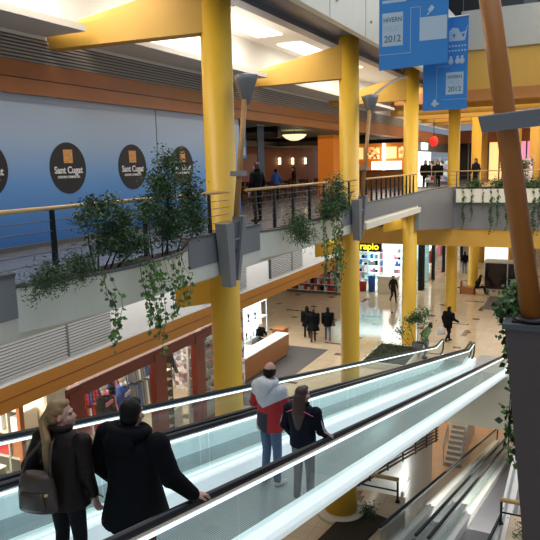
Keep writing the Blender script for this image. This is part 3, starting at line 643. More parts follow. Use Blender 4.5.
# corner splay joining both
b = MB(); b.hexa([(-6.72, 28.8, 5.6), (-6.55, 28.8, 5.6), (-6.2, YT+.2, 5.02), (-8.6, YT+.2, 5.02), (-6.72, 28.8, 7.27), (-6.55, 28.8, 7.27), (-6.2, YT+.2, 7.24), (-8.6, YT+.2, 7.24)], 'grey'); b.box((-6.57, 20.9, 6.4), (-6.5, 29, 6.62), 'bow')
struct(b.obj('trim_9'), 'grey splayed corner piece where the two galleries meet', 'fascia')
t = thing('planter', 'white planter on the cross gallery with curtains of vines', 'planter', (-6.05, YT-.3, 6.45)); b = MB(); b.box((0, 0, 0), (14, .3, .72), 'bow'); b.obj('tray', parent=t); b = MB(); b.box((.05, .03, .72), (13.9, .27, .76), 'soil'); b.obj('soil', parent=t)
b = MB(); b.box((-9.5, YT, 12.0), (9, YT+.4, 14.25), 'yellow2'); b.box((-9.5, YT-.04, 11.72), (9, YT+.6, 12.28), 'orange'); struct(b.obj('beam'), 'deep yellow beam above the cross gallery with an orange lower edge', 'beam')
b = MB(); b.box((-6.0, YT-.15, 14.25), (9, YT+.4, 16.2), 'beige'); struct(b.obj('wall_upper_back'), 'plain beige wall above the yellow cross beam', 'wall')
b = MB(); b.box((-10.9, YT+.4, 12.1), (9, 62, 12.3), 'ceil'); struct(b.obj('ceiling_cross_gallery'))
b = MB(); b.box((-9, 39, 16.0), (9, 39.3, 21), 'black')
b.box((-3.3, 38.6, 16.6), (-2.6, 38.8, 21), 'greyd'); b.box((-4.6, 38.6, 17.5), (9, 38.8, 17.75), 'greyd')
struct(b.obj('wall_roof_light_shade'), 'dark roof void above the beige wall', 'wall')
b = MB(); b.box((-2.0, 30, 16.7), (6, 38, 16.9), 'lit'); struct(b.obj('ceiling_roof_panel'), 'bright white roof panel behind the leaning mast', 'ceiling')
for k, (y) in enumerate([38.5, 42.5, 46.5, 50.5]):
    b = MB(); b.box((-10.9, y-.25, 11.35), (9, y+.25, 12.1), 'yellow2'); struct(b.obj('beam'), ['first', 'second', 'third', 'fourth'][k]+' yellow ceiling beam counted back from the cross gallery', 'beam')
    b = MB(); b.box((-9, y+1.2, 12.03), (6, y+2.2, 12.095), 'litd2'); tag(b.obj('ceiling_glow'), 'warm glowing ceiling strip behind the %s yellow beam of the cross gallery' % ['first', 'second', 'third', 'fourth'][k], 'light', 'cross gallery ceiling strips')
railing('slim steel railing along the cross gallery', [(-8.5, YT+.1), (9, YT+.1)], 7.0, [(-8.4+1.15*k, YT+.1) for k in range(13)], rods=3, post='greyd')

# ------------------------------------------------------------------ inclined moving walkways
def walkway(name, label, xl, xr, c, sl, ya, yb, hr='black', treadm='tread', lit=True, yaw=0.0, flat=0.0, y0ref=6.0):
    """tread plane z = c - sl*y between x = xl and xr (handrail centres, at y = y0ref); handrails .9 above; ends in a level stretch"""
    t = thing(name, label, 'moving walkway', (0, 0, 0))
    Z = lambda y, d: (c - sl*min(y, yb)) + d
    X = lambda x, y: x + yaw*(y-y0ref)
    def pr(x0, x1, d0, d1, m, ya_=ya, yb_=yb, both=True):
        b = MB()
        for y0, y1 in (((ya_, yb), (yb, yb+flat)) if flat and both else ((ya_, yb_),)):
            b.hexa([(X(x0, y0), y0, Z(y0, d0)), (X(x1, y0), y0, Z(y0, d0)), (X(x1, y1), y1, Z(y1, d0)), (X(x0, y1), y1, Z(y1, d0)), (X(x0, y0), y0, Z(y0, d1)), (X(x1, y0), y0, Z(y0, d1)), (X(x1, y1), y1, Z(y1, d1)), (X(x0, y1), y1, Z(y1, d1))], m)
        return b
    sk = 'skirtglow' if lit else 'white'
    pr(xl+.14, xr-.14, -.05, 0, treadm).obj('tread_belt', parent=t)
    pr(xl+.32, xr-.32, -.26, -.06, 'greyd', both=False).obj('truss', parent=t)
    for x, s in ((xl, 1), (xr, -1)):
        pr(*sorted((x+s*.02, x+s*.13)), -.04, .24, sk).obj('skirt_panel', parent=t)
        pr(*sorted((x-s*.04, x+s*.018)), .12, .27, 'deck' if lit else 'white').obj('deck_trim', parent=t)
        y = ya; Y = yb+flat
        while y < Y-.1:
            y1 = min(y+1.9, Y)
            if y < yb < y1: y1 = yb
            b = MB(); b.face([(X(x, y+.012), y+.012, Z(y, .25)), (X(x, y1), y1-.012, Z(y1, .25)), (X(x, y1), y1-.012, Z(y1, .86)), (X(x, y), y+.012, Z(y, .86))], 'glass'); b.obj('glass_pane', parent=t)
            y = y1
        pr(x-.03, x+.03, .83, .868, 'steel').obj('rail_profile', parent=t)
        if lit and s < 0 and xr > -3: pr(*sorted((x-s*.031, x-s*.04)), .80, .83, 'striplight').obj('strip_light', parent=t)
        if lit: pr(*sorted((x+s*.031, x+s*.04)), .825, .85, 'striplight').obj('strip_light', parent=t)
        E_ = yb+flat; b = MB(); pts = [(X(x, ya), ya, Z(ya, .9)), (X(x, yb-.3), yb-.3, Z(yb-.3, .9)), (X(x, yb+.1), yb+.1, Z(yb, .905)), (X(x, E_), E_, Z(yb, .9))]
        zc = Z(yb, .9)-.3
        for k in range(1, 9): a = PI/2-PI*k/8; pts.append((X(x, E_), E_+.3*math.cos(a), zc+.3*math.sin(a)))
        pts.append((X(x, E_), E_-.3, zc-.3))
        b.tube(pts, .036, 10, hr); b.obj('handrail', parent=t)
    b = MB(); b.box((X(xl, yb)+.1, yb+flat, Z(yb, -.05)-.04), (X(xr, yb)-.1, yb+flat+1.4, Z(yb, 0))); b.mats.append(K['steelp']); b.obj('landing_plate', parent=t)
    return t
SL, CT, YW = .218, 5.81, .023
walkway('moving_walkway', 'near inclined glass sided moving walkway carrying both couples', -4.36, -2.82, CT, SL, -4.5, 26.5, yaw=YW, flat=1.1)
walkway('moving_walkway', 'far inclined glass sided moving walkway, empty, beside the shop side', -5.70, -4.50, CT, SL, -4.5, 26.5, yaw=YW, flat=1.2)
b = MB()
X = lambda x, y: x+YW*(y-6)
for y0, y1 in ((-4.5, 26.5),):
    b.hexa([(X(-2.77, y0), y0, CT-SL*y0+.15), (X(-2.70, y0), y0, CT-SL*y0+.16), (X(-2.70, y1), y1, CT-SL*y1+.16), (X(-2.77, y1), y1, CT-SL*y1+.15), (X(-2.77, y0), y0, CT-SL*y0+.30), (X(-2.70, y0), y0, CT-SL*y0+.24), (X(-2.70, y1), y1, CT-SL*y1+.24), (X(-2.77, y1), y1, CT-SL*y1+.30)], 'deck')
tag(b.obj('edge_fascia'), 'bright white edge strip along the outer side of the near moving walkway', 'trim')

# basement walkways
walkway('moving_walkway', 'lower dark moving walkway going down to the basement beside the white well wall', -3.55, -2.78, 4.63-.95, .297, 12.35, 35.2, treadm='treadd', lit=False)
walkway('moving_walkway', 'lower moving walkway going down to the basement beside the white side board', -2.52, -1.42, 4.63-.95, .297, 12.35, 35.2, treadm='treadd', lit=False)
b = MB(); b.hexa([(-2.735, 12.4, -.1), (-2.565, 12.4, -.1), (-2.565, 35.1, -6.85), (-2.735, 35.1, -6.85), (-2.735, 12.4, .38), (-2.565, 12.4, .38), (-2.565, 35.1, -6.36), (-2.735, 35.1, -6.36)], 'white'); tag(b.obj('divider_deck'), 'pale metal deck between the two basement moving walkways', 'divider')
# stair balustrade + basement stair
t = thing('staircase', 'steel balustraded staircase at the bottom of the well by the orange floor', 'stairs', (-5.3, 31.6, FB), PI)
for k in range(16):
    b = MB(); b.box((-.4, -.3*(k+1), 0), (.4, -.3*k, .17*(k+1)), 'steelp'); b.obj('step', parent=t)
for s in (-.45, .45):
    b = MB(); b.tube([(s, .2, 1.0), (s, -4.8, 3.75)], .035, 8, 'steel'); b.obj('handrail', parent=t)
    b = MB(); b.tube([(s, .2, .55), (s, -4.8, 3.3)], .014, 8, 'steel'); b.obj('rod', parent=t)
    for k in range(5): b = MB(); b.box((s-.02, -1.2*k-.02, .68*k), (s+.02, -1.2*k+.02, .68*k+1.1), 'steel'); b.obj('post', parent=t)
t = thing('stair_railing', 'dark slatted railing descending along the white wall of the well', 'railing', (-5.6, 16.2, -.7))
b = MB()
for k in range(11): b.tube([(0, 0, .1+.15*k), (0, 13, .1+.15*k-3.8)], .038, 6, 'hairbr')
b.obj('slat', parent=t)
for k in range(7): b = MB(); b.box((-.03, 2.1*k, -.61*k), (.03, 2.1*k+.05, -.61*k+1.75), 'blackm'); b.obj('post', parent=t)
t = struct(thing('door_1', 'white lit service door in the well wall', 'door', (-5.88, 23.6, -6.8))); b = MB(); b.box((0, 0, 0), (.05, 1.1, 2.3), 'white'); b.obj('door_leaf', parent=t); b = MB(); b.box((.0, -.1, 2.3), (.09, 1.2, 2.5), 'steelp'); b.obj('door_closer', parent=t)
area_door = bpy.data.lights.new('well_wall_lamp', 'POINT'); area_door.energy = 60; area_door.color = (.95, 1, .95); area_door.shadow_soft_size = .15
o = bpy.data.objects.new('well_wall_lamp', area_door); C.objects.link(o); o.location = (-5.3, 24, -4.0)
b = MB(); b.box((-1.44, 15.9, -4), (-1.38, 27, .0), 'white'); b.hexa([(-1.46, 12.4, -.6), (-1.37, 12.4, -.6), (-1.37, 27, -5), (-1.46, 27, -5), (-1.46, 12.4, -.05), (-1.37, 12.4, -.05), (-1.37, 27, -.05), (-1.46, 27, -.05)], 'white')
struct(b.obj('wall_walkway_side'))
for k, (x, y) in enumerate(((-4.8, 38), (-3.9, 37.2), (-3.5, 38.5), (-2.9, 36.6))):
    b = MB(); b.lathe([(.13, 0), (.13, .03), (.03, .05), (.03, .98), (.045, 1.0)], (x, y, FB), 12, 'steel')
    tag(b.obj('barrier_post'), 'short steel barrier post on the orange basement floor', 'post', 'steel barrier posts on the basement floor')

# low planters and rails on the lower-floor islands
def lowrail(label, x0, x1, y, z=0):
    t = thing('guard_rail', label, 'railing', (x0, y, z)); L = x1-x0
    b = MB(); b.tube([(0, 0, .62), (L, 0, .62)], .055, 10, 'brass'); b.obj('handrail', parent=t)
    b = MB(); b.tube([(0, 0, .3), (L, 0, .3)], .022, 8, 'blackm'); b.obj('rod', parent=t)
    for x in (.03, L-.03):
        b = MB(); b.tube([(x, 0, 0), (x, 0, .6)], .03, 8, 'blackm'); b.lathe([(.07, 0), (.05, .05)], (x, 0, 0), 12, 'blackm'); b.obj('post', parent=t)
lowrail('low guard rail with thick wooden handrail on the tiled island behind the short column', -5.1, -3.85, 15.1)
lowrail('low guard rail with thick wooden handrail beside the brown pier', -1.4, 1.2, 15.1)
t = thing('planting_bed', 'dark diamond shaped planting bed sunk in the tiled island', 'planter', (-4.6, 13.4, 0))
b = MB(); b.hexa([(-.55, -1.1, .0), (.35, -1.15, .0), (.7, .75, .0), (-.25, 1.0, .0), (-.55, -1.1, .07), (.35, -1.15, .07), (.7, .75, .07), (-.25, 1.0, .07)], 'soil'); b.obj('soil', parent=t)

# ------------------------------------------------------------------ shops
# lower shops: red framed front
t = thing('storefront', 'oxblood framed glass shopfront with sportswear dummies under the amber band', 'shopfront', (-11, 0, 0))
b = MB(); b.box((-.05, 11.0, 3.1), (.12, 19.9, 3.42), 'redframe'); b.box((-.05, 11.0, 0), (.1, 19.9, .25), 'redframe'); b.obj('frame', parent=t)
for y, w in ((11.1, .5), (14.55, .55), (16.75, .5), (19.4, .3)):
    b = MB(); b.box((-.08, y, .2), (.14, y+w, 3.3), 'redframe'); b.obj('frame_post', parent=t)
for y0, y1 in ((11.6, 14.55), (15.1, 16.75), (17.25, 19.4)):
    b = MB(); b.box((0, y0, .25), (.012, y1, 3.1), 'glassw'); b.obj('pane', parent=t)
b = MB(); b.box((.0, 11.6, 3.45), (.05, 16.9, 3.8), 'transom'); b.box((.0, 17.3, 3.45), (.05, 19.4, 3.8), 'transom'); b.obj('transom_light', parent=t)
b = MB(); b.box((-14.6, -6, 0), (-14.5, 21, 3.9), 'white'); struct(b.obj('wall_shop_back'))
b = MB(); b.box((-14.5, 20.2, 0), (-11.05, 20.3, 3.9), 'shoewall'); struct(b.obj('wall_shop_side'))
b = MB(); b.box((-14.5, 10.6, 0), (-10.9, 11.05, 3.88), 'bow'); struct(b.obj('wall_shop_divide'))
# wall of trainers
t = thing('shoe_display', 'wall display crowded with pale trainers behind the last shop window', 'display', (-11.6, 17.4, 0))
b = MB(); b.box((-.1, 0, 0), (-.02, 2.2, 3.0), 'white'); b.obj('back_panel', parent=t)
for k in range(7): b = MB(); b.box((-.02, 0, .5+.36*k), (.2, 2.2, .52+.36*k), 'steelp'); b.obj('shelf', parent=t)
def shoe_mesh(col):
    b = MB(); b.ell((0, 0, .045), (.045, .13, .045), m=col, u=10, v=6); b.ell((0, -.07, .09), (.04, .055, .06), m=col, u=10, v=6); b.box((-.045, -.13, 0), (.045, .13, .022), 'white'); return b
shs = [shoe_mesh(c).mesh('trainer') for c in ('whitec', 'greytr', 'hairbr', 'pink', 'bluec')]
cn = ['white', 'grey', 'dark brown', 'pink', 'blue']
for r in range(7):
    for q in range(11):
        k = random.choice((0, 0, 0, 1, 1, 2, 3, 4)); o = bpy.data.objects.new('trainer', shs[k]); C.objects.link(o)
        o.location = (-11.49, 17.55+q*.19, .52+.36*r); o.rotation_euler = (0, 0, random.choice((.6, -.7, 2.4, .2))); o.scale = (1.15,)*3
        tag(o, cn[k]+' trainer on the crowded shoe display wall', 'shoe', cn[k]+' trainers on the shoe display wall')
# display tower in middle window
t = thing('display_shelf', 'narrow shelf tower with white goods in the middle shop window', 'shelf', (-12.2, 16.0, 0))
b = MB(); b.box((0, 0, 0), (.4, .04, 2.3), 'hairbr'); b.box((0, .66, 0), (.4, .7, 2.3), 'hairbr'); b.obj('side_panel', parent=t)
for k in range(7): b = MB(); b.box((0, .04, .2+.32*k), (.4, .66, .23+.32*k), 'white'); b.obj('shelf', parent=t)
def mannequin(label, loc, rz, top, bottom, accent=None):
    t = thing('mannequin', label, 'mannequin', loc, rz); t.scale = (1.28,)*3
    b = MB(); b.ell((0, 0, 1.62), (.085, .10, .12), m='manneq'); b.cap((0, 0, 1.42), .055, (0, 0, 1.55), .05, m='manneq'); b.obj('head', parent=t)
    b = MB(); b.loft([((0, 0, .85), .16, .11), ((0, 0, .98), .165, .12), ((0, 0, 1.2), .19, .13), ((0, 0, 1.36), .21, .12), ((0, 0, 1.46), .09, .08)], 16, top)
    for s in (-1, 1): b.cap((s*.19, 0, 1.38), .07, (s*.27, .02, 1.12), .055, m=top); b.cap((s*.27, .02, 1.12), .055, (s*.25, .14, .92), .045, m=top)
    b.obj('jacket', parent=t)
    if accent:
        b = MB(); b.box((-.15, .115, 1.2), (.15, .145, 1.28), accent); b.obj('chest_stripe', parent=t)
        b = MB(); b.tube([(-.10, .02, 1.47), (0, .10, 1.44), (.10, .02, 1.47)], .035, 8, accent); b.obj('collar', parent=t)
    b = MB()
    for s in (-1, 1): b.cap((s*.09, 0, .86), .09, (s*.1, .01, .45), .065, m=bottom); b.cap((s*.1, .01, .45), .065, (s*.1, 0, .08), .05, m=bottom)
    b.obj('trousers', parent=t)
    b = MB(); b.lathe([(.2, -.0), (.2, .03)], n=20, m='steel'); b.obj('base_plate', parent=t)
mannequin('ivory dummy in a royal blue hooded top with white lettering band', (-11.75, 14.1, .602), -PI/2+.3, 'bluec', 'greytr', 'whitec')
mannequin('ivory dummy in a black and pink top in the shop window', (-11.75, 13.3, .602), -PI/2+.2, 'coatd', 'pink', 'pink')
mannequin('ivory dummy in a dark navy top in the middle shop window', (-12.3, 17.1, .602), -PI/2, 'navy', 'jean', None)
b = MB(); b.box((-.5, 12.0, 0), (.35, 14.6, .6), 'white'); o = b.obj('display_plinth', loc=(-11.9, 0, 0)); tag(o, 'low white plinth under the dummies in the first window', 'plinth')
b = MB(); b.box((-.35, 16.85, 0), (.35, 17.4, .6), 'white'); o = b.obj('display_plinth', loc=(-12.3, 0, 0)); tag(o, 'low white plinth under the navy dummy in the middle window', 'plinth')
for k, (y, c) in enumerate(((11.7, 'coatd'), (12.9, 'navy'), (14.2, 'redc'), (15.6, 'coatb'), (17.0, 'greytr'))):
    t = thing('clothes_rail', '%s garments on a rail at the back of the red framed shop' % {'coatd': 'charcoal', 'navy': 'navy', 'redc': 'red', 'coatb': 'black', 'greytr': 'grey'}[c], 'clothes rail', (-13.9, y, 0))
    b = MB(); b.tube([(0, 0, 0), (0, 0, 2.3), (0, 1.1, 2.3), (0, 1.1, 0)], .02, 6, 'steel'); b.obj('frame', parent=t)
    for q in range(7):
        for z in (.3, 1.3): b = MB(); b.hexa([(-.2, .06+.145*q, z), (.25, .06+.145*q, z), (.25, .15+.145*q, z), (-.2, .15+.145*q, z), (-.2, .06+.145*q, z+.85), (.2, .06+.145*q, z+.85), (.2, .12+.145*q, z+.85), (-.2, .12+.145*q, z+.85)], c if (q+k) % 3 else random.choice(('whitec', 'pink', 'bluec'))); b.obj('garment', parent=t)
# left shop: shelving cubes with boxes
def cube_shelf(label, loc, w, h, nx, nz):
    t = thing('cube_shelf', label, 'shelf', loc)
    b = MB()
    for k in range(nx+1): b.box((0, w*k/nx-.02, 0), (.4, w*k/nx+.02, h), 'beige')
    for k in range(nz+1): b.box((0, 0, h*k/nz-.02), (.4, w, h*k/nz+.02), 'beige')
    b.box((-.02, 0, 0), (0, w, h), 'cream'); b.obj('carcass', parent=t)
    return t
cs = cube_shelf('open cream cube shelving on the side wall of the pale shop', (-14.2, 10.55, .7), 2.8, 2.4, 5, 4); cs.rotation_euler.z = -PI/2
CNM = {'brownband': 'brown', 'whitec': 'white', 'hairbr': 'dark', 'redc': 'red', 'counterw': 'orange'}
for r in range(4):
    for q in range(5):
        if random.random() < .85:
            c = random.choice(list(CNM)); b = MB(); w = random.uniform(.25, .46); h = random.uniform(.2, .5)
            b.box((0, 0, 0), (w, .3, h), c); o = b.obj('storage_box', loc=(-14.16+.56*q+.02, 10.2, .73+.6*r)); tag(o, CNM[c]+' box in the cream cube shelving of the pale shop', 'box', CNM[c]+' boxes in the cube shelving')
t = thing('display_table', 'pale display table in the shop under the start of the amber band', 'table', (-12.3, 8.7, 0)); b = MB(); b.box((0, 0, .95), (1.0, 1.35, 1.0), 'cream'); b.obj('tabletop', parent=t)
for y in (.05, 1.3):
    for x in (.05, .95): b = MB(); b.box((x-.03, y-.03, 0), (x+.03, y+.03, .95), 'steelp'); b.obj('leg', parent=t)
for i, (x, y, z, s_) in enumerate(((-12.2, 8.75, 1.0, .55), (-12.15, 9.4, 1.0, .5), (-11.75, 9.42, 1.5, .4))):
    t = thing('display_crate', 'pale open display crate on the shop table, %s' % ['the largest one', 'the middle sized one', 'the small one on top'][i], 'crate', (x if i < 2 else -12.1, y, z))
    b = MB(); s2 = s_; b.box((0, 0, 0), (s2, s2, .03), 'cream'); b.box((0, 0, s2-.03), (s2, s2, s2), 'cream'); b.box((0, 0, .03), (s2, .03, s2-.03), 'cream'); b.box((0, s2-.03, .03), (s2, s2, s2-.03), 'cream'); b.box((0, .03, .03), (.03, s2-.03, s2-.03), 'beige'); b.obj('carcass', parent=t)
t = thing('storefront', 'pale open shopfront with timber post at the bottom of the amber band', 'shopfront', (-11.0, 0, 0)); b = MB(); b.box((.12, 10.3, 0), (.22, 10.58, 3.6), 'cream'); b.box((0, 9.6, 0), (.1, 9.72, 3.6), 'brownband'); b.obj('frame_post', parent=t)


# kiosk counter with lit cases
t = thing('sales_counter', 'orange wood counter with white top and lit glass cases', 'counter', (-12.35, 19.9, 0))
b = MB(); b.box((0, 0, .1), (.55, 6.0, 1.0), 'counterw'); b.box((.02, 0, 0), (.5, 6.0, .1), 'greyd'); b.obj('body', parent=t)
b = MB(); b.box((-.05, -.02, 1.0), (.6, 6.05, 1.05), 'white'); b.obj('countertop', parent=t)
for y0, y1 in ((.05, 2.0), (2.05, 3.4)):
    b = MB(); b.box((.05, y0, 1.05), (.5, y1, 1.12), 'lit'); q = b.obj('lit_shelf', parent=t)
    b = MB(); b.box((.04, y0, 1.12), (.52, y1, 1.55), 'glassw'); b.obj('glass_case', parent=t)
t = thing('display_cabinet', 'tall brightly lit jewellery cabinet behind the counter', 'cabinet', (-13.35, 20.4, 0))
b = MB(); b.box((0, 0, 0), (.3, 5.9, .9), 'steelp'); b.box((-.05, 0, .9), (0, 5.9, 3.2), 'litc'); b.obj('body', parent=t)
for k in range(3):
    b = MB(); b.box((0, 0, .95+.75*k), (.35, 5.9, .98+.75*k), 'white'); b.obj('shelf', parent=t)
for k in range(8): b = MB(); b.box((.30, .83*k, .9), (.34, .83*k+.03, 3.2), 'steel'); b.obj('upright', parent=t)
for k in range(24):
    b = MB(); h = random.uniform(.15, .38); b.lathe([(.05, 0), (.02, h*.3), (.05, h*.7), (.06, h)], n=10, m=random.choice(('blackm', 'brass', 'navy'))); o = b.obj('display_bust', loc=(-13.2, 20.55+.22*k, .98+.75*(k % 3))); tag(o, 'small display stand in the lit jewellery cabinet', 'stand', 'small stands in the jewellery cabinet')
b = MB(); b.box((-.3, -.3, 0), (.3, .3, 1.05), 'counterw'); o = b.obj('till_pedestal', loc=(-12.55, 26.7, 0), bevel=.02); tag(o, 'small orange wood pedestal at the end of the counter', 'pedestal')
b = MB(); b.box((-13.2, 19.6, .0), (-10.4, 27.4, .006), 'greytile'); struct(b.obj('floor_kiosk_mat'))
b = MB(); b.box((-20.1, 21, 0), (-20, 40.9, 3.9), 'cream'); struct(b.obj('wall_arcade_end'))
# far racks
for i in range(5):
    x = -18.2+.95*i; t = thing('goods_rack', 'rack of red and white packets at the end of the side arcade', 'rack', (x, 39.6, 0), group='racks at the end of the side arcade')
    b = MB(); b.box((0, .3, 0), (.9, .34, 1.9), 'greyd'); b.obj('back_panel', parent=t)
    for k in range(4):
        b = MB(); b.box((0, 0, .2+.45*k), (.9, .3, .23+.45*k), 'white'); b.obj('shelf', parent=t)
for i in range(5):
    for k in range(4):
        for q in range(4):
            c = random.choice(('redc', 'whitec', 'pink', 'cream', 'coatd')); b = MB(); b.box((0, 0, 0), (.17, .2, random.uniform(.18, .36)), c); o = b.obj('goods_packet', loc=(-18.15+.95*i+.22*q, 39.62, .235+.45*k))
            nm = {'redc': 'red', 'whitec': 'white', 'pink': 'pink', 'cream': 'cream', 'coatd': 'dark'}[c]; tag(o, nm+' packet on a rack at the end of the side arcade', 'packet', nm+' packets on the arcade racks')
b = MB(); b.box((-20, 40.85, 0), (-15.3, 41, 4.6), 'cream'); b.box((-20, 40.8, 2.0), (-15.3, 40.84, 3.8), 'goods'); struct(b.obj('wall_arcade_back'))
# toy / gift store with yellow sign
b = MB(); b.box((-15.2, 47, 0), (-9.9, 47.1, 4.6), 'teal'); b.box((-15.3, 41, 0), (-15.2, 47, 4.6), 'teal'); struct(b.obj('wall_gift_store'))
t = thing('shop_sign', 'black shop sign with glowing yellow letters', 'sign', (-12.35, 40.6, 2.92)); b = MB(); b.box((-.85, -.06, -.02), (.72, .06, .58), 'blackm'); b.obj('panel', parent=t); text('lettering', 'rapio', .62, 'signy', t, (-.1, -.075, .3), (PI/2, 0, 0), sx=1.0)
b = MB(); b.box((0, 0, 0), (1.75, .08, .38), 'litc'); o = b.obj('light_box', loc=(-11.55, 40.6, 3.12)); tag(o, 'long white light box beside the black sign', 'light')
b = MB(); b.box((-15.3, 40.85, 3.63), (-9.6, 41.1, 4.6), 'orange'); struct(b.obj('trim_10'))
for k in range(5):
    t = thing('store_shelf', ['first', 'second', 'third', 'fourth', 'last'][k]+' white gondola shelf counted from the wall inside the blue lit gift store', 'shelf', (-14.9+.85*k, 45.4, 0))
    b = MB(); b.box((0, .3, 0), (.75, .34, 2.5), 'litc' if k % 2 else 'white'); b.obj('back_panel', parent=t)
    for j in range(5): b = MB(); b.box((0, 0, .15+.5*j), (.75, .3, .18+.5*j), 'white'); b.obj('shelf', parent=t)
    for j in range(5):
        for q in range(4):
            c = random.choice(('bluec', 'navy', 'whitec', 'pink', 'teal', 'greytr')); b = MB(); b.box((0, 0, 0), (.14, .18, random.uniform(.15, .38)), c); o = b.obj('gift_box', loc=(-14.88+.85*k+.185*q, 45.43, .185+.5*j))
            nm = {'bluec': 'blue', 'navy': 'navy', 'whitec': 'white', 'pink': 'pink', 'teal': 'teal', 'greytr': 'grey'}[c]; tag(o, nm+' gift box on the shelves of the blue lit store', 'box', nm+' boxes in the gift store')
t = thing('display_table', 'white patterned sale table in front of the gift store', 'table', (-11.4, 41.4, 0)); b = MB(); b.box((-.65, -.3, 0), (.65, .3, 1.1), 'bow'); b.obj('body', parent=t); b = MB(); b.box((-.7, -.33, 1.1), (.7, .33, 1.16), 'white'); b.obj('tabletop', parent=t)
for k, c in enumerate(('bluec', 'redc')):
    t = thing('sales_bin', ['blue wire bin of toys by the gift store', 'small red bin of toys by the gift store'][k], 'bin', (-12.6-.62*k, 41.6, 0)); b = MB(); b.lathe([(.22, 0), (.26, 1.1-.4*k), (.24, 1.1-.4*k), (.2, .1)], n=14, m=c); b.obj('basket', parent=t); b = MB(); b.ell((0, 0, 1.05-.4*k), (.22, .22, .14), m='goodsb'); b.obj('toys', parent=t)['kind'] = 'stuff'
# right side shop windows beyond the third column
t = thing('storefront', 'white lit shop windows with dark posts beyond the gift store', 'shopfront', (-9.6, 0, 0))
b = MB(); b.box((-.15, 42.9, 0), (.15, 43.6, 4.6), 'coatd'); b.obj('frame_post', parent=t)
for y in (47, 51, 55, 59.5): b = MB(); b.box((-.1, y, 0), (.1, y+.3, 4.0), 'coatd'); b.obj('frame_post', parent=t)
b = MB(); b.box((-.1, 43.6, 3.6), (.1, 60, 4.6), 'white'); b.obj('header', parent=t)
for y0, y1 in ((43.6, 47), (47.3, 51), (51.3, 55), (55.3, 59.5)):
    b = MB(); b.box((-.02, y0, .1), (0, y1, 3.6), 'glassw'); b.obj('pane', parent=t)
b = MB(); b.box((-12.2, 43, 0), (-12.1, 60, 4.6), 'lit'); struct(b.obj('wall_bright_shop'))
for k in range(8):
    y = 44.2+1.9*k; c = ('redc', 'whitec', 'pink', 'coatd')[k % 4]
    t = thing('clothes_rail', '%s garments on a rail in the bright shop window' % {'redc': 'red', 'whitec': 'white', 'pink': 'pink', 'coatd': 'dark'}[c], 'clothes rail', (-11.0, y, 0), group='clothes rails %s' % c)
    b = MB(); b.tube([(0, 0, 0), (0, 0, 1.6), (0, 1.2, 1.6), (0, 1.2, 0)], .02, 6, 'steel'); b.obj('frame', parent=t)
    for q in range(5): b = MB(); b.hexa([(-.2, .15+.22*q, .5), (.2, .15+.22*q, .5), (.2, .22+.22*q, .5), (-.2, .22+.22*q, .5), (-.22, .15+.22*q, 1.4), (.22, .15+.22*q, 1.4), (.22, .22+.22*q, 1.4), (-.22, .22+.22*q, 1.4)], c); b.obj('garment', parent=t)
# black glass lift/escalator box and seat
t = thing('display_case', 'wide black glass case with steel frame near the far hall columns', 'display case', (-5.65, 44.5, 0))
b = MB(); b.box((0, 0, .1), (2.4, 1.2, 1.85), 'blackg'); b.obj('glass_body', parent=t)
for x in (0, 1.45, 2.36): b = MB(); b.box((x-.02, -.03, 0), (x+.05, .03, 1.84), 'steel'); b.obj('upright', parent=t)
b = MB(); b = MB(); b.box((-.05, -.05, 1.85), (2.45, 1.25, 1.95), 'steel'); b.obj('top_frame', parent=t); b = MB(); b.box((0, 0, 0), (2.4, 1.2, .1), 'steelp'); b.obj('plinth', parent=t)
b = MB(); b.box((-5.0, 38.5, 0), (-2, 42.5, .01), 'greytile'); struct(b.obj('floor_grey_mat'))
t = thing('bench', 'orange wooden bench with a seated figure in the far hall', 'bench', (-6.5, 43.0, 0))
b = MB(); b.box((-.4, -.3, .38), (.5, .3, .45), 'counterw'); b.obj('seat', parent=t); b = MB(); b.box((-.42, -.32, 0), (-.36, .3, .85), 'counterw'); b.obj('side_panel', parent=t); b = MB(); b.box((.44, -.32, 0), (.5, .3, .45), 'counterw'); b.obj('side_panel', parent=t); b = MB(); b.box((-.4, -.32, 0), (.5, -.28, .40), 'counterw'); b.obj('front_panel', parent=t)
# far end of the lower hall
b = MB(); b.box((-12, 70, 0), (9, 70.2, 4.7), 'cream'); b.box((-9, 69.9, .1), (-6, 69.95, 3), 'lit'); b.box((-3, 69.9, .1), (4, 69.95, 2.6), 'litw'); struct(b.obj('wall_hall_end'))
for k, y in enumerate((41, 46.2, 51.5)):
    b = MB(); b.box((-9, y, 4.5), (8, y+.5, 4.6), 'yellow2'); struct(b.obj('beam'), ['first', 'second', 'third'][k]+' yellow downstand beam in the lower hall ceiling', 'beam')

# ------------------------------------------------------------------ upper cafe and shops
b = MB(); b.box((-17.2, 19.3, F1), (-17, 62, 10.3), 'cafeor'); b.box((-17, 19.3, F1), (-10.6, 19.45, 10.2), 'coatd'); struct(b.obj('wall_cafe'))
b = MB(); b.box((-17, 19.3, 10.2), (-10.9, 44, 10.35), 'cafeceil'); b.box((-17, 24, 9.75), (-11.2, 24.3, 10.2), 'black'); b.box((-16.9, 30, 9.7), (-16.5, 44, 10.2), 'black'); b.box((-17, 35.2, 9.75), (-11, 35.6, 10.2), 'black')
struct(b.obj('ceiling_cafe'))
b = MB(); b.box((-13.1, 33.2, F1), (-12.2, 34.1, 10.2), 'cafeor2'); struct(b.obj('column'), 'bright orange square pillar in the cafe', 'column')
t = thing('pendant_lamp', 'cream glass bowl pendant lamp over the cafe terrace', 'lamp', (-12.0, 27.5, 9.75))
b = MB(); b.lathe([(.0, -.02), (.2, 0), (.42, .1), (.56, .24), (.54, .26), (.2, .1)], n=28, m='bowl'); b.obj('lamp_shade', parent=t); b = MB(); b.tube([(0, 0, .1), (0, 0, .46)], .02, 8, 'blackm'); b.obj('stem', parent=t)
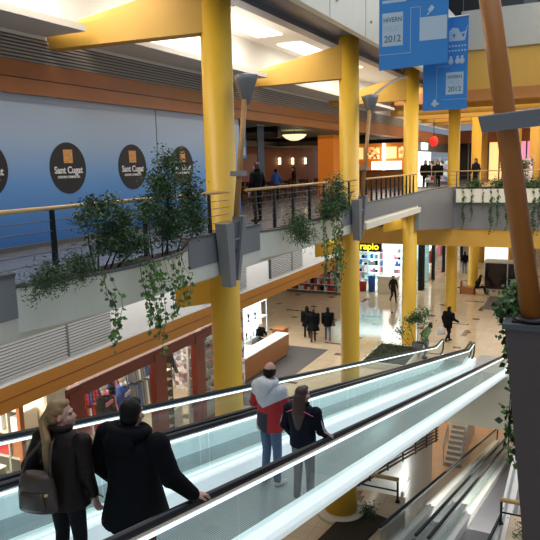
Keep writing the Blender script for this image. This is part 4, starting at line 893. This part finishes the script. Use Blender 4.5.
for k, y in enumerate((36.4, 38.4, 40.5)):
    t = thing('wall_lamp', '%s glowing tube lamp on the orange cafe wall, counted from the pillar' % ['farthest', 'middle', 'closest'][k], 'lamp', (-16.9, y, 8.9)); b = MB(); b.tube([(0, 0, -.2), (0, 0, .2)], .07, 10, 'litlamp'); b.obj('lamp_shade', parent=t); b = MB(); b.box((-.1, -.05, -.05), (-.05, .05, .05), 'blackm'); b.obj('bracket', parent=t)
b = MB(); b.box((-16.98, 30.5, 7), (-16.9, 33.5, 9.3), 'redframe'); struct(b.obj('door_2'))
t = thing('hanging_banner', 'tall navy hanging banner at the cafe entrance', 'banner', (-10.95, 21.6, 8.2)); b = MB(); b.box((0, 0, 0), (.03, .55, 1.9), 'hood'); b.obj('cloth', parent=t); b = MB(); b.tube([(.015, -.05, 1.92), (.015, .6, 1.92)], .02, 8, 'steel'); b.obj('hanging_rod', parent=t)
t = thing('hanging_banner', 'blue and white poster banner beside the column at the hoarding end', 'banner', (-10.9, 19.9, 8.9)); b = MB(); b.box((0, 0, 0), (.03, .7, 1.1), 'bannerb'); b.obj('cloth', parent=t); b = MB(); b.box((.03, .1, .1), (.04, .6, .4), 'bannerw'); b.obj('print', parent=t)
# tables and chairs
def mk_table(loc, label):
    t = thing('cafe_table', label, 'table', loc, group='cafe tables')
    b = MB(); b.lathe([(.38, .72), (.38, .75)], n=20, m='tabletop'); b.obj('tabletop', parent=t); b = MB(); b.lathe([(.24, 0), (.22, .02), (.03, .05), (.03, .72)], n=12, m='blackm'); b.obj('pedestal', parent=t); return t
def mk_chair(loc, rz, label):
    t = thing('cafe_chair', label, 'chair', loc, rz, 'cafe chairs')
    b = MB(); b.box((-.2, -.2, .43), (.2, .2, .47), 'hairbr'); b.obj('seat', parent=t); b = MB(); b.box((-.2, -.22, .55), (.2, -.19, .88), 'hairbr'); b.obj('backrest', parent=t)
    for x in (-.18, .18):
        for y in (-.19, .18): b = MB(); b.tube([(x, y, 0), (x, y, .87 if y < 0 else .43)], .013, 6, 'greyd'); b.obj('leg', parent=t)
    return t
t0 = c0 = None
for i in range(6):
    for j in range(3):
        x, y = -13.2-1.7*j, 22.4+2.0*i+.4*(j % 2)
        if abs(x+12.6) < .9 and 32.4 < y < 34.9: continue
        if j > 1: continue
        if t0 is None: t0 = mk_table((x, y, F1), 'small round dark cafe table with a pedestal foot')
        else: dup(t0, (x, y, F1))
        for a in (0, PI/2+.3, PI, -PI/2):
            p = (x+math.sin(a)*.62, y-math.cos(a)*.62, F1)
            if c0 is None: c0 = mk_chair(p, a, 'dark cafe chair with steel legs drawn up to a round table')
            else: dup(c0, p, a+random.uniform(-.2, .2))
# food counter with menus
t = thing('food_counter', 'brightly lit orange food counter with backlit menu boards', 'counter', (-15.5, 44, F1))
b = MB(); b.box((0, -1.2, 0), (5, -.6, 1.1), 'counterw'); b.obj('body', parent=t); b = MB(); b.box((-.05, -1.25, 1.1), (5.05, -.55, 1.16), 'greyd'); b.obj('countertop', parent=t)
b = MB(); b.box((0, .9, 0), (5, 1, 3.2), 'cafeor2'); b.obj('back_wall', parent=t)
b = MB(); b.box((2.3, -.5, 1.2), (4.3, -.1, 1.75), 'lit'); b.obj('display_light', parent=t)
for k in range(4): b = MB(); b.box((.2+1.22*k, .82, 1.95), (1.25+1.22*k, .88, 2.75), 'menu' if k % 2 else 'litw'); b.obj('menu_board', parent=t)
b = MB(); b.box((-.1, -1.3, 2.95), (5.1, -1.1, 3.2), 'black'); b.obj('canopy', parent=t)
# later upper shops
b = MB(); b.box((-10.6, 42.5, 10.1), (-10.4, 60, 10.8), 'orange'); b.box((-10.6, 42.7, F1), (-10.4, 44.2, 10.2), 'coatbr'); b.box((-10.9, 44.2, 9.4), (-10.4, 60, 10.1), 'greyd'); struct(b.obj('wall_upper_shops'))
b = MB(); b.box((-12.7, 44.4, F1), (-12.6, 60, 10), 'lit'); struct(b.obj('wall_upper_shop_back'))
b = MB(); b.box((0, 0, 0), (.08, 1.8, .5), 'litc'); o = b.obj('shop_sign', loc=(-10.38, 46.2, 9.5)); tag(o, 'small white lit shop sign beside the third column on the upper floor', 'sign')
b = MB(); b.ell((0, 0, 0), (.28, .28, .33), m='red'); b.tube([(0, 0, .3), (0, 0, 2.0)], .02, 6, 'blackm'); o = b.obj('red_lantern', loc=(-8.85, 43.0, 9.95)); tag(o, 'round glowing red lantern hanging on the upper floor', 'lantern')
for k, (x0, x1, c) in enumerate(((-10.2, -7.6, 'coatbr'), (-7.6, -5.4, 'litw'), (-5.4, -3.6, 'pinkl'), (-3.6, -1.0, 'greyd'), (-1.0, 3.5, 'lit'))):
    b = MB(); b.box((x0, 59.9, F1), (x1, 60, 10.6), c)
    for q in range(int((x1-x0)/.9)+1): b.box((x0+.9*q, 59.8, F1), (x0+.9*q+.12, 59.9, 10.6), 'greyd' if c != 'greyd' else 'cream')
    b.box((x0, 59.7, 10.2), (x1, 59.9, 11.3), 'brownband'); struct(b.obj('wall_far_shop'))
for k, (x, y) in enumerate(((-9.4, 46), (-9.2, 48.5), (-3.2, 44), (-.6, 41), (-1.9, 45), (.4, 44))):
    t = thing('display_stand', 'tall merchandise stand on the upper floor behind the cross gallery', 'stand', (x, y, F1), group='merchandise stands on the upper floor'); b = MB(); b.box((-.4, -.3, 0), (.4, .3, .2), 'greyd'); b.obj('base', parent=t); b = MB(); b.box((-.35, -.25, .2), (.35, .25, 1.7), ('goods', 'goodsb', 'shoewall')[k % 3]); b.obj('goods', parent=t); b = MB(); b.tube([(-.38, 0, .2), (-.38, 0, 1.9), (.38, 0, 1.9), (.38, 0, .2)], .02, 6, 'steel'); b.obj('frame', parent=t)

# ------------------------------------------------------------------ banners
def poly(b, pts, y, m, d=.0):
    b.face([(x, y-d, z) for x, z in pts], m)
def px(u, v, Y):   # banner layout helper: metres on the cloth, origin at its lower left corner
    return (u, v)
t = thing('hanging_banner', 'large blue hanging banner with the winter greeting plate at its upper side', 'banner', (-3.50, 12.0, 10.30)); t.rotation_euler = (0, 0, .03)
W, H = 1.24, 1.75
b = MB(); b.hexa([(0, 0, -.0), (W, 0, .05), (W, .006, .05), (0, .006, 0), (0, 0, H), (W, 0, H), (W, .006, H), (0, .006, H)], 'bannerb'); b.obj('cloth', parent=t)
b = MB(); b.box((.06, -.004, .42), (.44, -.001, 1.0), 'bannerw'); b.obj('greeting_plate', parent=t)
text('lettering', 'HIVERN', .115, 'bannerg', t, (.25, -.006, .875), (PI/2, 0, .0), depth=.001, sx=.86)
text('lettering', 'FELIÇ', .125, 'bannerl', t, (.25, -.006, .715), (PI/2, 0, .0), depth=.001, sx=1)
text('lettering', '2012', .165, 'bannerg', t, (.25, -.006, .54), (PI/2, 0, .0), depth=.001, sx=.95)
b = MB(); b.box((.74, -.004, .46), (W-.02, -.001, .86), 'bannerw'); b.obj('white_patch', parent=t)
b = MB(); b.box((.0, -.004, .27), (.58, -.001, .278), 'bannerw'); b.box((.575, -.004, .27), (.583, -.001, 1.05), 'bannerw'); b.box((.575, -.004, 1.045), (.75, -.001, 1.053), 'bannerw'); b.box((.06, -.004, 1.17), (.5, -.001, 1.22), 'bannerw')
b.box((.745, -.004, .86), (.752, -.001, 1.05), 'bannerw'); b.obj('line_print', parent=t)
b = MB()
for k in range(7): x = .8+.07*k; b.face([(x-.02, -.003, 1.16), (x+.03, -.003, 1.16), (x+.02, -.003, 1.22+.02*(k % 3)), (x-.01, -.003, 1.22)], 'bannerw')
b.face([(.93, -.003, .93), (1.0, -.003, 1.0), (.95, -.003, 1.06), (.88, -.003, .98)], 'bannerw'); b.face([(.86, -.003, .88), (.9, -.003, .9), (.93, -.003, .96), (.9, -.003, .95)], 'bannerw'); b.obj('shape_print', parent=t)
b = MB(); b.tube([(-.02, .003, H), (W+.02, .003, H)], .018, 8, 'steel'); b.obj('hanging_rod', parent=t)
for x in (.1, W-.1): b = MB(); b.tube([(x, .003, H), (x, .003, H+3)], .004, 4, 'steelp'); b.obj('cable', parent=t)
t = thing('hanging_banner', 'smaller blue hanging banner, lower and partly behind the large one', 'banner', (-2.76, 12.35, 9.55))
W, H = .80, 1.62
b = MB(); b.hexa([(0, 0, 0), (W, 0, .0), (W, .006, .0), (0, .006, 0), (0, 0, H-.04), (W, 0, H), (W, .006, H), (0, .006, H-.04)], 'bannerb'); b.obj('cloth', parent=t)
b = MB(); b.box((.42, -.004, .27), (.73, -.001, .66), 'bannerw'); b.obj('greeting_plate', parent=t)
text('lettering', 'HIVERN', .085, 'bannerg', t, (.575, -.006, .575), (PI/2, 0, 0), depth=.001, sx=.86)
text('lettering', 'FELIÇ', .085, 'bannerl', t, (.575, -.006, .475), (PI/2, 0, 0), depth=.001)
text('lettering', '2012', .125, 'bannerg', t, (.575, -.006, .36), (PI/2, 0, 0), depth=.001, sx=.95)
b = MB(); b.face([(.46, -.003, 1.2), (W-.06, -.003, 1.2), (W-.01, -.003, 1.48), (W-.05, -.003, 1.36), (.66, -.003, 1.34), (.62, -.003, 1.42), (.52, -.003, 1.44), (.46, -.003, 1.38)], 'bannerw')
for x in (.52, .68): b.face([(x, -.006, 1.32), (x+.03, -.006, 1.25), (x+.06, -.006, 1.32)], 'greentri')
b.obj('shape_print', parent=t)
for x in (.5, .62, .7): b = MB(); b.ell((x, -.006, .85), (.045, .003, .055), m='bannerw'); b.ell((x, -.006, .92), (.025, .003, .025), m='bannerw'); b.obj('ornament_print', parent=t)
b = MB()
b.ell((.22, -.006, .13), (.04, .003, .07), m='bannerw'); b.box((.16, -.008, .1), (.3, -.004, .14), 'bannerw'); b.obj('ornament_print', parent=t)
b = MB()
for k in range(6): b.box((.46+.055*k, -.004, 1.1), (.49+.055*k, -.001, 1.13), 'bannerw'); b.box((.46+.055*k, -.004, 1.02), (.49+.055*k, -.001, 1.05), 'bannerw')
b.box((.25, -.004, .2), (.256, -.001, .78), 'bannerw'); b.box((.25, -.004, .775), (.5, -.001, .781), 'bannerw'); b.box((.36, -.004, .18), (W, -.001, .186), 'bannerw'); b.obj('line_print', parent=t)
b = MB(); b.tube([(-.02, .003, H), (W+.02, .003, H)], .015, 8, 'steel'); b.obj('hanging_rod', parent=t)
for x in (.1, W-.1): b = MB(); b.tube([(x, .003, H), (x, .003, H+3)], .004, 4, 'steelp'); b.obj('cable', parent=t)

# ------------------------------------------------------------------ near pier and leaning mast (right)
t = thing('planter_pier', 'dark brown tapering planter pier carrying the big leaning orange mast', 'planter', (-.12, 5.2, 0))
b = MB(); b.hexa([(.47, -.27, 0), (1.4, -.27, 0), (1.4, .46, 0), (.47, .46, 0), (-.34, -.34, 7.38), (1.4, -.34, 7.38), (1.4, .55, 7.38), (-.34, .55, 7.38)], 'brown'); b.obj('body', parent=t)
b = MB(); b.box((-.36, -.36, 7.38), (1.42, .57, 7.42), 'greyd'); b.obj('rim', parent=t)
b = MB(); b.box((-.3, -.3, 7.42), (1.3, .5, 7.435), 'soil'); b.obj('soil', parent=t)
t = thing('inclined_mast', 'big leaning orange mast rising from the brown pier with a grey cross plate', 'mast', (-.285, 5.0, 7.43))
b = MB(); b.tube([(0, 0, 0), (-.54, .1, 3.3)], [.078, .072], 28, 'postwood'); b.obj('pole', parent=t)
b = MB(); b.lathe([(.13, 0), (.13, .015), (.10, .03)], n=24, m='blackm'); b.obj('foot_plate', parent=t)
b = MB(); b.hexa([(-.38, -.12, 1.37), (.6, -.12, 1.45), (.6, -.09, 1.45), (-.38, -.09, 1.37), (-.41, -.12, 1.48), (.6, -.12, 1.56), (.6, -.09, 1.56), (-.41, -.09, 1.48)], 'grey'); b.hexa([(-.41, -.12, 1.48), (.6, -.12, 1.56), (.6, .1, 1.58), (-.41, .1, 1.5), (-.41, -.12, 1.487), (.6, -.12, 1.567), (.6, .1, 1.587), (-.41, .1, 1.507)], 'steelp'); b.obj('cross_plate', parent=t)

# ------------------------------------------------------------------ plants
def leaf(b, p, s, m, droop=0, w=.42, rng=random):
    a = rng.uniform(0, 2*PI); e = rng.uniform(-1.0, .7)-droop
    d = Vector((math.cos(a)*math.cos(e), math.sin(a)*math.cos(e), math.sin(e))); q = d.orthogonal().normalized(); q.rotate(Matrix.Rotation(rng.uniform(0, 2*PI), 3, d)); n = d.cross(q)
    p = Vector(p); v = [p, p+d*s*.45+q*s*w*.5+n*s*.05, p+d*s, p+d*s*.45-q*s*w*.5+n*s*.05]
    vs = [b.bm.verts.new(x) for x in v]; i = b.mi(m)
    f = b.bm.faces.new(vs); f.material_index = i
def shrub(name, label, loc, blobs, n, s, mats, group=None, w=.42, droop=0, stems=6, cat='shrub'):
    t = thing(name, label, cat, loc, group=group); b = MB(); tot = sum(r[0]*r[1]*r[2] for c, r in blobs)
    st = MB()
    for c, r in blobs:
        st.tube([(0+random.uniform(-.05, .05), c[1]*.5, 0), (c[0]*.6, c[1]*.85, c[2]*.5), c], [.016, .012, .005], 5, 'stem')
        k = int(n*r[0]*r[1]*r[2]/tot)
        tw = max(3, k//26)
        for _ in range(tw):   # twigs carrying leaves, gives clumps and gaps
            d = Vector((random.gauss(0, 1), random.gauss(0, 1), random.gauss(0, 1))).normalized(); L = random.uniform(.45, 1.12)
            tip = Vector((c[0]+d.x*r[0]*L, c[1]+d.y*r[1]*L, c[2]+d.z*r[2]*L)); base = Vector(c)+(tip-Vector(c))*.25
            st.tube([base, (base+tip)/2+Vector((0, 0, .02)), tip], [.005, .004, .002], 3, 'stem')
            for _ in range(26):
                q = base.lerp(tip, random.random()**.6); q = q+Vector([random.gauss(0, s*.9) for _ in range(3)])
                leaf(b, q, s*random.uniform(.6, 1.25), random.choice(mats), droop, w)
    b.obj('foliage', parent=t); st.obj('stems', parent=t)
    return t
LD = ['leafd', 'leafd', 'leafd', 'leafm']; LM = ['leafd', 'leafm', 'leafm']; LI = ['leafm', 'leafl', 'leafl']
shrub('potted_shrub', 'tall airy dark green shrub at the column end of the white planter', (-6.35, 8.9, 7.15), [((.05, .15, .55), (.30, .5, .45)), ((.1, -.1, 1.15), (.28, .42, .4)), ((.1, .15, 1.55), (.24, .35, .26)), ((.1, .7, .9), (.22, .36, .6)), ((.1, .95, .45), (.2, .3, .4)), ((.1, -.5, .75), (.2, .3, .35))], 7600, .07, LD)
shrub('potted_shrub', 'bushy dark green shrub with drooping top in the middle of the white planter', (-6.3, 7.35, 7.15), [((.1, .1, .45), (.3, .5, .4)), ((.1, -.2, .95), (.28, .42, .22)), ((.1, .35, .75), (.25, .4, .3)), ((.12, -.45, .8), (.2, .3, .16)), ((.1, .6, .3), (.25, .4, .3))], 5200, .064, LD)
shrub('potted_shrub', 'low feathery green bush at the far end of the white planter, under the railing', (-6.25, 6.15, 7.12), [((.15, 0, .14), (.3, .45, .2)), ((.2, -.35, .08), (.22, .3, .14)), ((.15, .45, .2), (.28, .35, .24))], 3000, .06, LD, w=.25)
shrub('potted_shrub', 'leafy green shrub in the planter beside the second column', (-6.3, 16.9, 7.15), [((.1, -.2, .5), (.32, .55, .5)), ((.1, .2, .95), (.25, .4, .3)), ((.1, .6, .35), (.3, .5, .4)), ((.15, -.6, .2), (.3, .4, .3))], 3400, .085, LM)
shrub('hanging_fern', 'shaggy hanging fern on the second white planter', (-6.0, 13.9, 7.15), [((.0, 0, .1), (.32, .4, .3)), ((.12, 0, -.12), (.26, .32, .28))], 1500, .12, LM, w=.16, droop=.5, cat='fern')
def vine(label, x, y, z0, L, n, s, mats, group=None, sway=.06, gap=.045):
    """strands falling from (x, y, z0)"""
    t = thing('trailing_vine', label, 'vine', (x, y, z0), group=group); b = MB(); st = MB()
    for k in range(n):
        dx, dy = random.uniform(-.03, .05), random.uniform(-.1, .1)*(n > 1); l = L*random.uniform(.65, 1.0); ph = random.uniform(0, 6)
        pts = []
        m = max(3, int(l/.15))
        for i in range(m+1):
            u = i/m; pts.append((dx+.10*min(1, u*4)+sway*.4*math.sin(u*5+ph), dy+sway*math.sin(u*7+ph), .08*(1-u*6) if u < .12 else -l*u))
        st.tube(pts, .004, 4, 'stem')
        for i in range(int(l/gap)):
            u = random.random(); j = min(m-1, int(u*m)); p = Vector(pts[j]).lerp(Vector(pts[j+1]), u*m-j)
            leaf(b, p+Vector([random.gauss(0, s*.35) for _ in range(3)]), s*random.uniform(.65, 1.2), random.choice(mats), .5, .85)
    b.obj('foliage', parent=t); st.obj('stem', parent=t); return t
for i, (y, L, n) in enumerate(((7.1, 1.15, 2), (7.75, 1.1, 2), (8.15, 1.45, 4), (8.7, .95, 2), (9.15, .85, 2))):
    xx = -6.58+.6*math.sin(PI*(y-5.35)/4.7)**.8
    vine('%s of green ivy hanging from the shrub planter, %s from the tall column' % (['thin trail', 'short trail', 'thick long trail', 'medium trail', 'thin high trail'][i], ['fifth', 'fourth', 'third', 'second', 'first'][i]), xx-.02, y, 7.12, L*1.1, n+2, .086, LI)
for i, (y, L, n) in enumerate(((15.5, 1.9, 5), (16.1, 2.2, 6), (16.8, 1.8, 6))):
    xx = -6.58+.6*math.sin(PI*(y-12.95)/5.55)**.8
    vine('dense curtain of bright ivy on the fern planter, %s' % ['nearest the fern', 'the longest in the middle', 'nearest the second column'][i], xx-.02, y, 7.12, L, n, .085, LI)
vv = [vine('strands of ivy hanging over the white front of the cross gallery planter', -5.75, YT-.4, 7.2, 2.3, 3, .12, ['leafd', 'leafm'], 'ivy strands on the cross gallery planter', gap=.06)]
for x, s in ((-5.3, .8), (-4.35, 1.1), (-4.0, .9), (-3.55, 1.0), (-2.3, 1.2), (-2.0, .9), (-1.5, 1), (-.6, 1.2), (-4.7, .5), (-3.1, .45)):
    dup(vv[0], (x, YT-.4, 7.2), scale=s)
for i, x in enumerate((-5.2, -4.0, -3.0, -2.2, -1.0)):
    if i == 0: b0 = shrub('potted_shrub', 'low leafy bush in the cross gallery planter', (x, YT-.15, 7.2), [((0, 0, .2), (.5, .12, .22))], 420, .13, LM, 'bushes in the cross gallery planter')
    else: dup(b0, (x, YT-.15, 7.2), rz=0)
def pot(label, loc, s, blobs, n, ls, mats, potm='greyd'):
    t = shrub('potted_tree', label, loc, [((c[0], c[1], c[2]+.4*s), r) for c, r in blobs], n, ls, mats, cat='plant')
    b = MB(); b.lathe([(.22*s, 0), (.3*s, .45*s), (.27*s, .45*s), (.25*s, .38*s)], n=20, m=potm); b.obj('pot', parent=t); return t
pot('rounded green potted tree on the upper floor behind the leaning mast', (-3.9, 38.2, F1), 1, [((0, 0, 1.0), (.42, .42, .5))], 700, .12, LM)
pot('small green potted tree next to the rounded one on the upper floor', (-3.0, 38.4, F1), 1, [((0, 0, .9), (.36, .36, .45))], 600, .12, LM)
pot('bushy green potted plant on the lower floor at the foot of the third column', (-6.25, 27.6, .3), .9, [((0, 0, 1.15), (.42, .42, .22)), ((.3, .2, 1.42), (.26, .26, .16)), ((-.35, -.1, 1.0), (.25, .25, .18)), ((-.75, -.2, .45), (.22, .22, .22))], 800, .14, LM)
t = thing('planting_bed', 'low bed of dark plants in a pale kerb beside the far end of the walkways', 'planter', (-7.1, 27.3, 0)); b = MB(); b.box((-1.1, -1.9, 0), (.9, 1.1, .28), 'cream'); b.obj('kerb', parent=t); b = MB(); b.box((-1.0, -1.8, .28), (.8, 1.0, .3), 'soil'); b.obj('soil', parent=t)
b = MB()
for _ in range(420): leaf(b, (random.uniform(-.95, .2), random.uniform(-1.7, .9), random.uniform(.3, .48)), .12, random.choice(LD))
q = b.obj('foliage', parent=t); q['kind'] = 'stuff'
shrub('potted_shrub', 'small weedy plant in the dark bed on the tiled island', (-4.35, 14.1, .07), [((0, 0, .18), (.3, .25, .2))], 260, .08, LD)
shrub('potted_shrub', 'small weedy plant in front of the guard rail beside the brown pier', (-.75, 14.7, 0), [((0, 0, .2), (.35, .25, .22))], 280, .08, LD)
# near ivy on the brown pier
shrub('climbing_ivy', 'glossy ivy clump spilling over the edge of the brown pier', (-.44, 5.25, 7.4), [((.02, .0, .12), (.07, .18, .18)), ((-.02, 0, .0), (.06, .14, .16))], 330, .055, ['leafm', 'leafl', 'leafm'], w=.8, droop=.3, cat='ivy')
vine('glossy ivy trail falling down the side of the brown pier', -.53, 5.25, 7.42, 1.3, 6, .06, ['leafm', 'leafl', 'leafm'], sway=.025, gap=.02)

# ------------------------------------------------------------------ camera, light, world
def area(name, loc, size, energy, col, rot=(0, 0, 0)):
    l = bpy.data.lights.new(name, 'AREA'); l.shape = 'RECTANGLE'; l.size, l.size_y = size; l.energy = energy; l.color = col
    o = bpy.data.objects.new(name, l); C.objects.link(o); o.location = loc; o.rotation_euler = rot; return o
area('skylight', (0, 16, 19), (12, 40), 1900, (.82, .91, 1))
for y in (7.8, 16.3, 24.8, 32): area('cove_lamp', (-8.6, y, 12.7), (1.6, 6.5), 230, (1, .93, .82))
for y in (7.8, 16.3): area('cove_uplight', (-9.6, y, 11.7), (.8, 6.5), 60, (1, .95, .88), (PI, 0, 0))
area('hall_fill', (-8, 45, 4.5), (14, 16), 420, (1, .84, .62))
area('hall_fill', (-1, 27, 12), (8, 12), 900, (1, .90, .76))  # added fill that brightens the lower floor, no fitting hangs here
area('shop_light', (-13, 15.5, 3.8), (3, 8), 260, (1, .88, .72))
area('shop_light', (-12.8, 8, 3.8), (3, 5), 420, (1, .86, .68))
area('kiosk_light', (-13.5, 25, 3.8), (4, 8), 380, (1, .93, .82))
area('floor_fill', (-8.4, 27, 6.1), (2, 14), 260, (1, .95, .88))
area('bulkhead_wash', (-8.9, 14, 5.6), (.5, 30), 150, (.95, .97, 1), (0, math.radians(60), 0))
area('cross_gallery_light', (-4, 44, 11.6), (12, 12), 700, (1, .85, .6))
area('cafe_light', (-14, 30, 10), (5, 16), 120, (1, .62, .32))
area('store_light', (-13, 44, 3.6), (6, 4), 200, (.75, .93, 1))
area('well_light', (-2.5, 20, -1.3), (3, 8), 120, (1, .95, .85))
area('basement_light', (-6, 38, -2.6), (10, 14), 500, (1, .82, .6))
w = bpy.data.worlds.new('world'); S.world = w; w.use_nodes = True
w.node_tree.nodes['Background'].inputs[0].default_value = (.72, .82, 1, 1); w.node_tree.nodes['Background'].inputs[1].default_value = .30
cam = bpy.data.cameras.new('camera'); co = bpy.data.objects.new('camera', cam); C.objects.link(co); S.camera = co
yaw, pitch, roll = math.radians(26), math.radians(9.2), math.radians(-1.4)
f = Vector((-math.sin(yaw)*math.cos(pitch), math.cos(yaw)*math.cos(pitch), -math.sin(pitch)))
R0 = Vector((math.cos(yaw), math.sin(yaw), 0)); U0 = R0.cross(f)
R1 = R0*math.cos(roll)+U0*math.sin(roll); U1 = -R0*math.sin(roll)+U0*math.cos(roll)
m3 = Matrix((R1, U1, -f)).transposed(); co.matrix_world = Matrix.Translation((0, 0, 8.6)) @ m3.to_4x4()
cam.sensor_width = 36; cam.lens = 640/540*36; cam.clip_start = .05; cam.clip_end = 300
S.cycles.use_denoising = True
S.cycles.max_bounces = 7; S.cycles.transparent_max_bounces = 16
S.cycles.sample_clamp_indirect = 4
S.view_settings.view_transform = 'Standard'; S.view_settings.exposure = 0
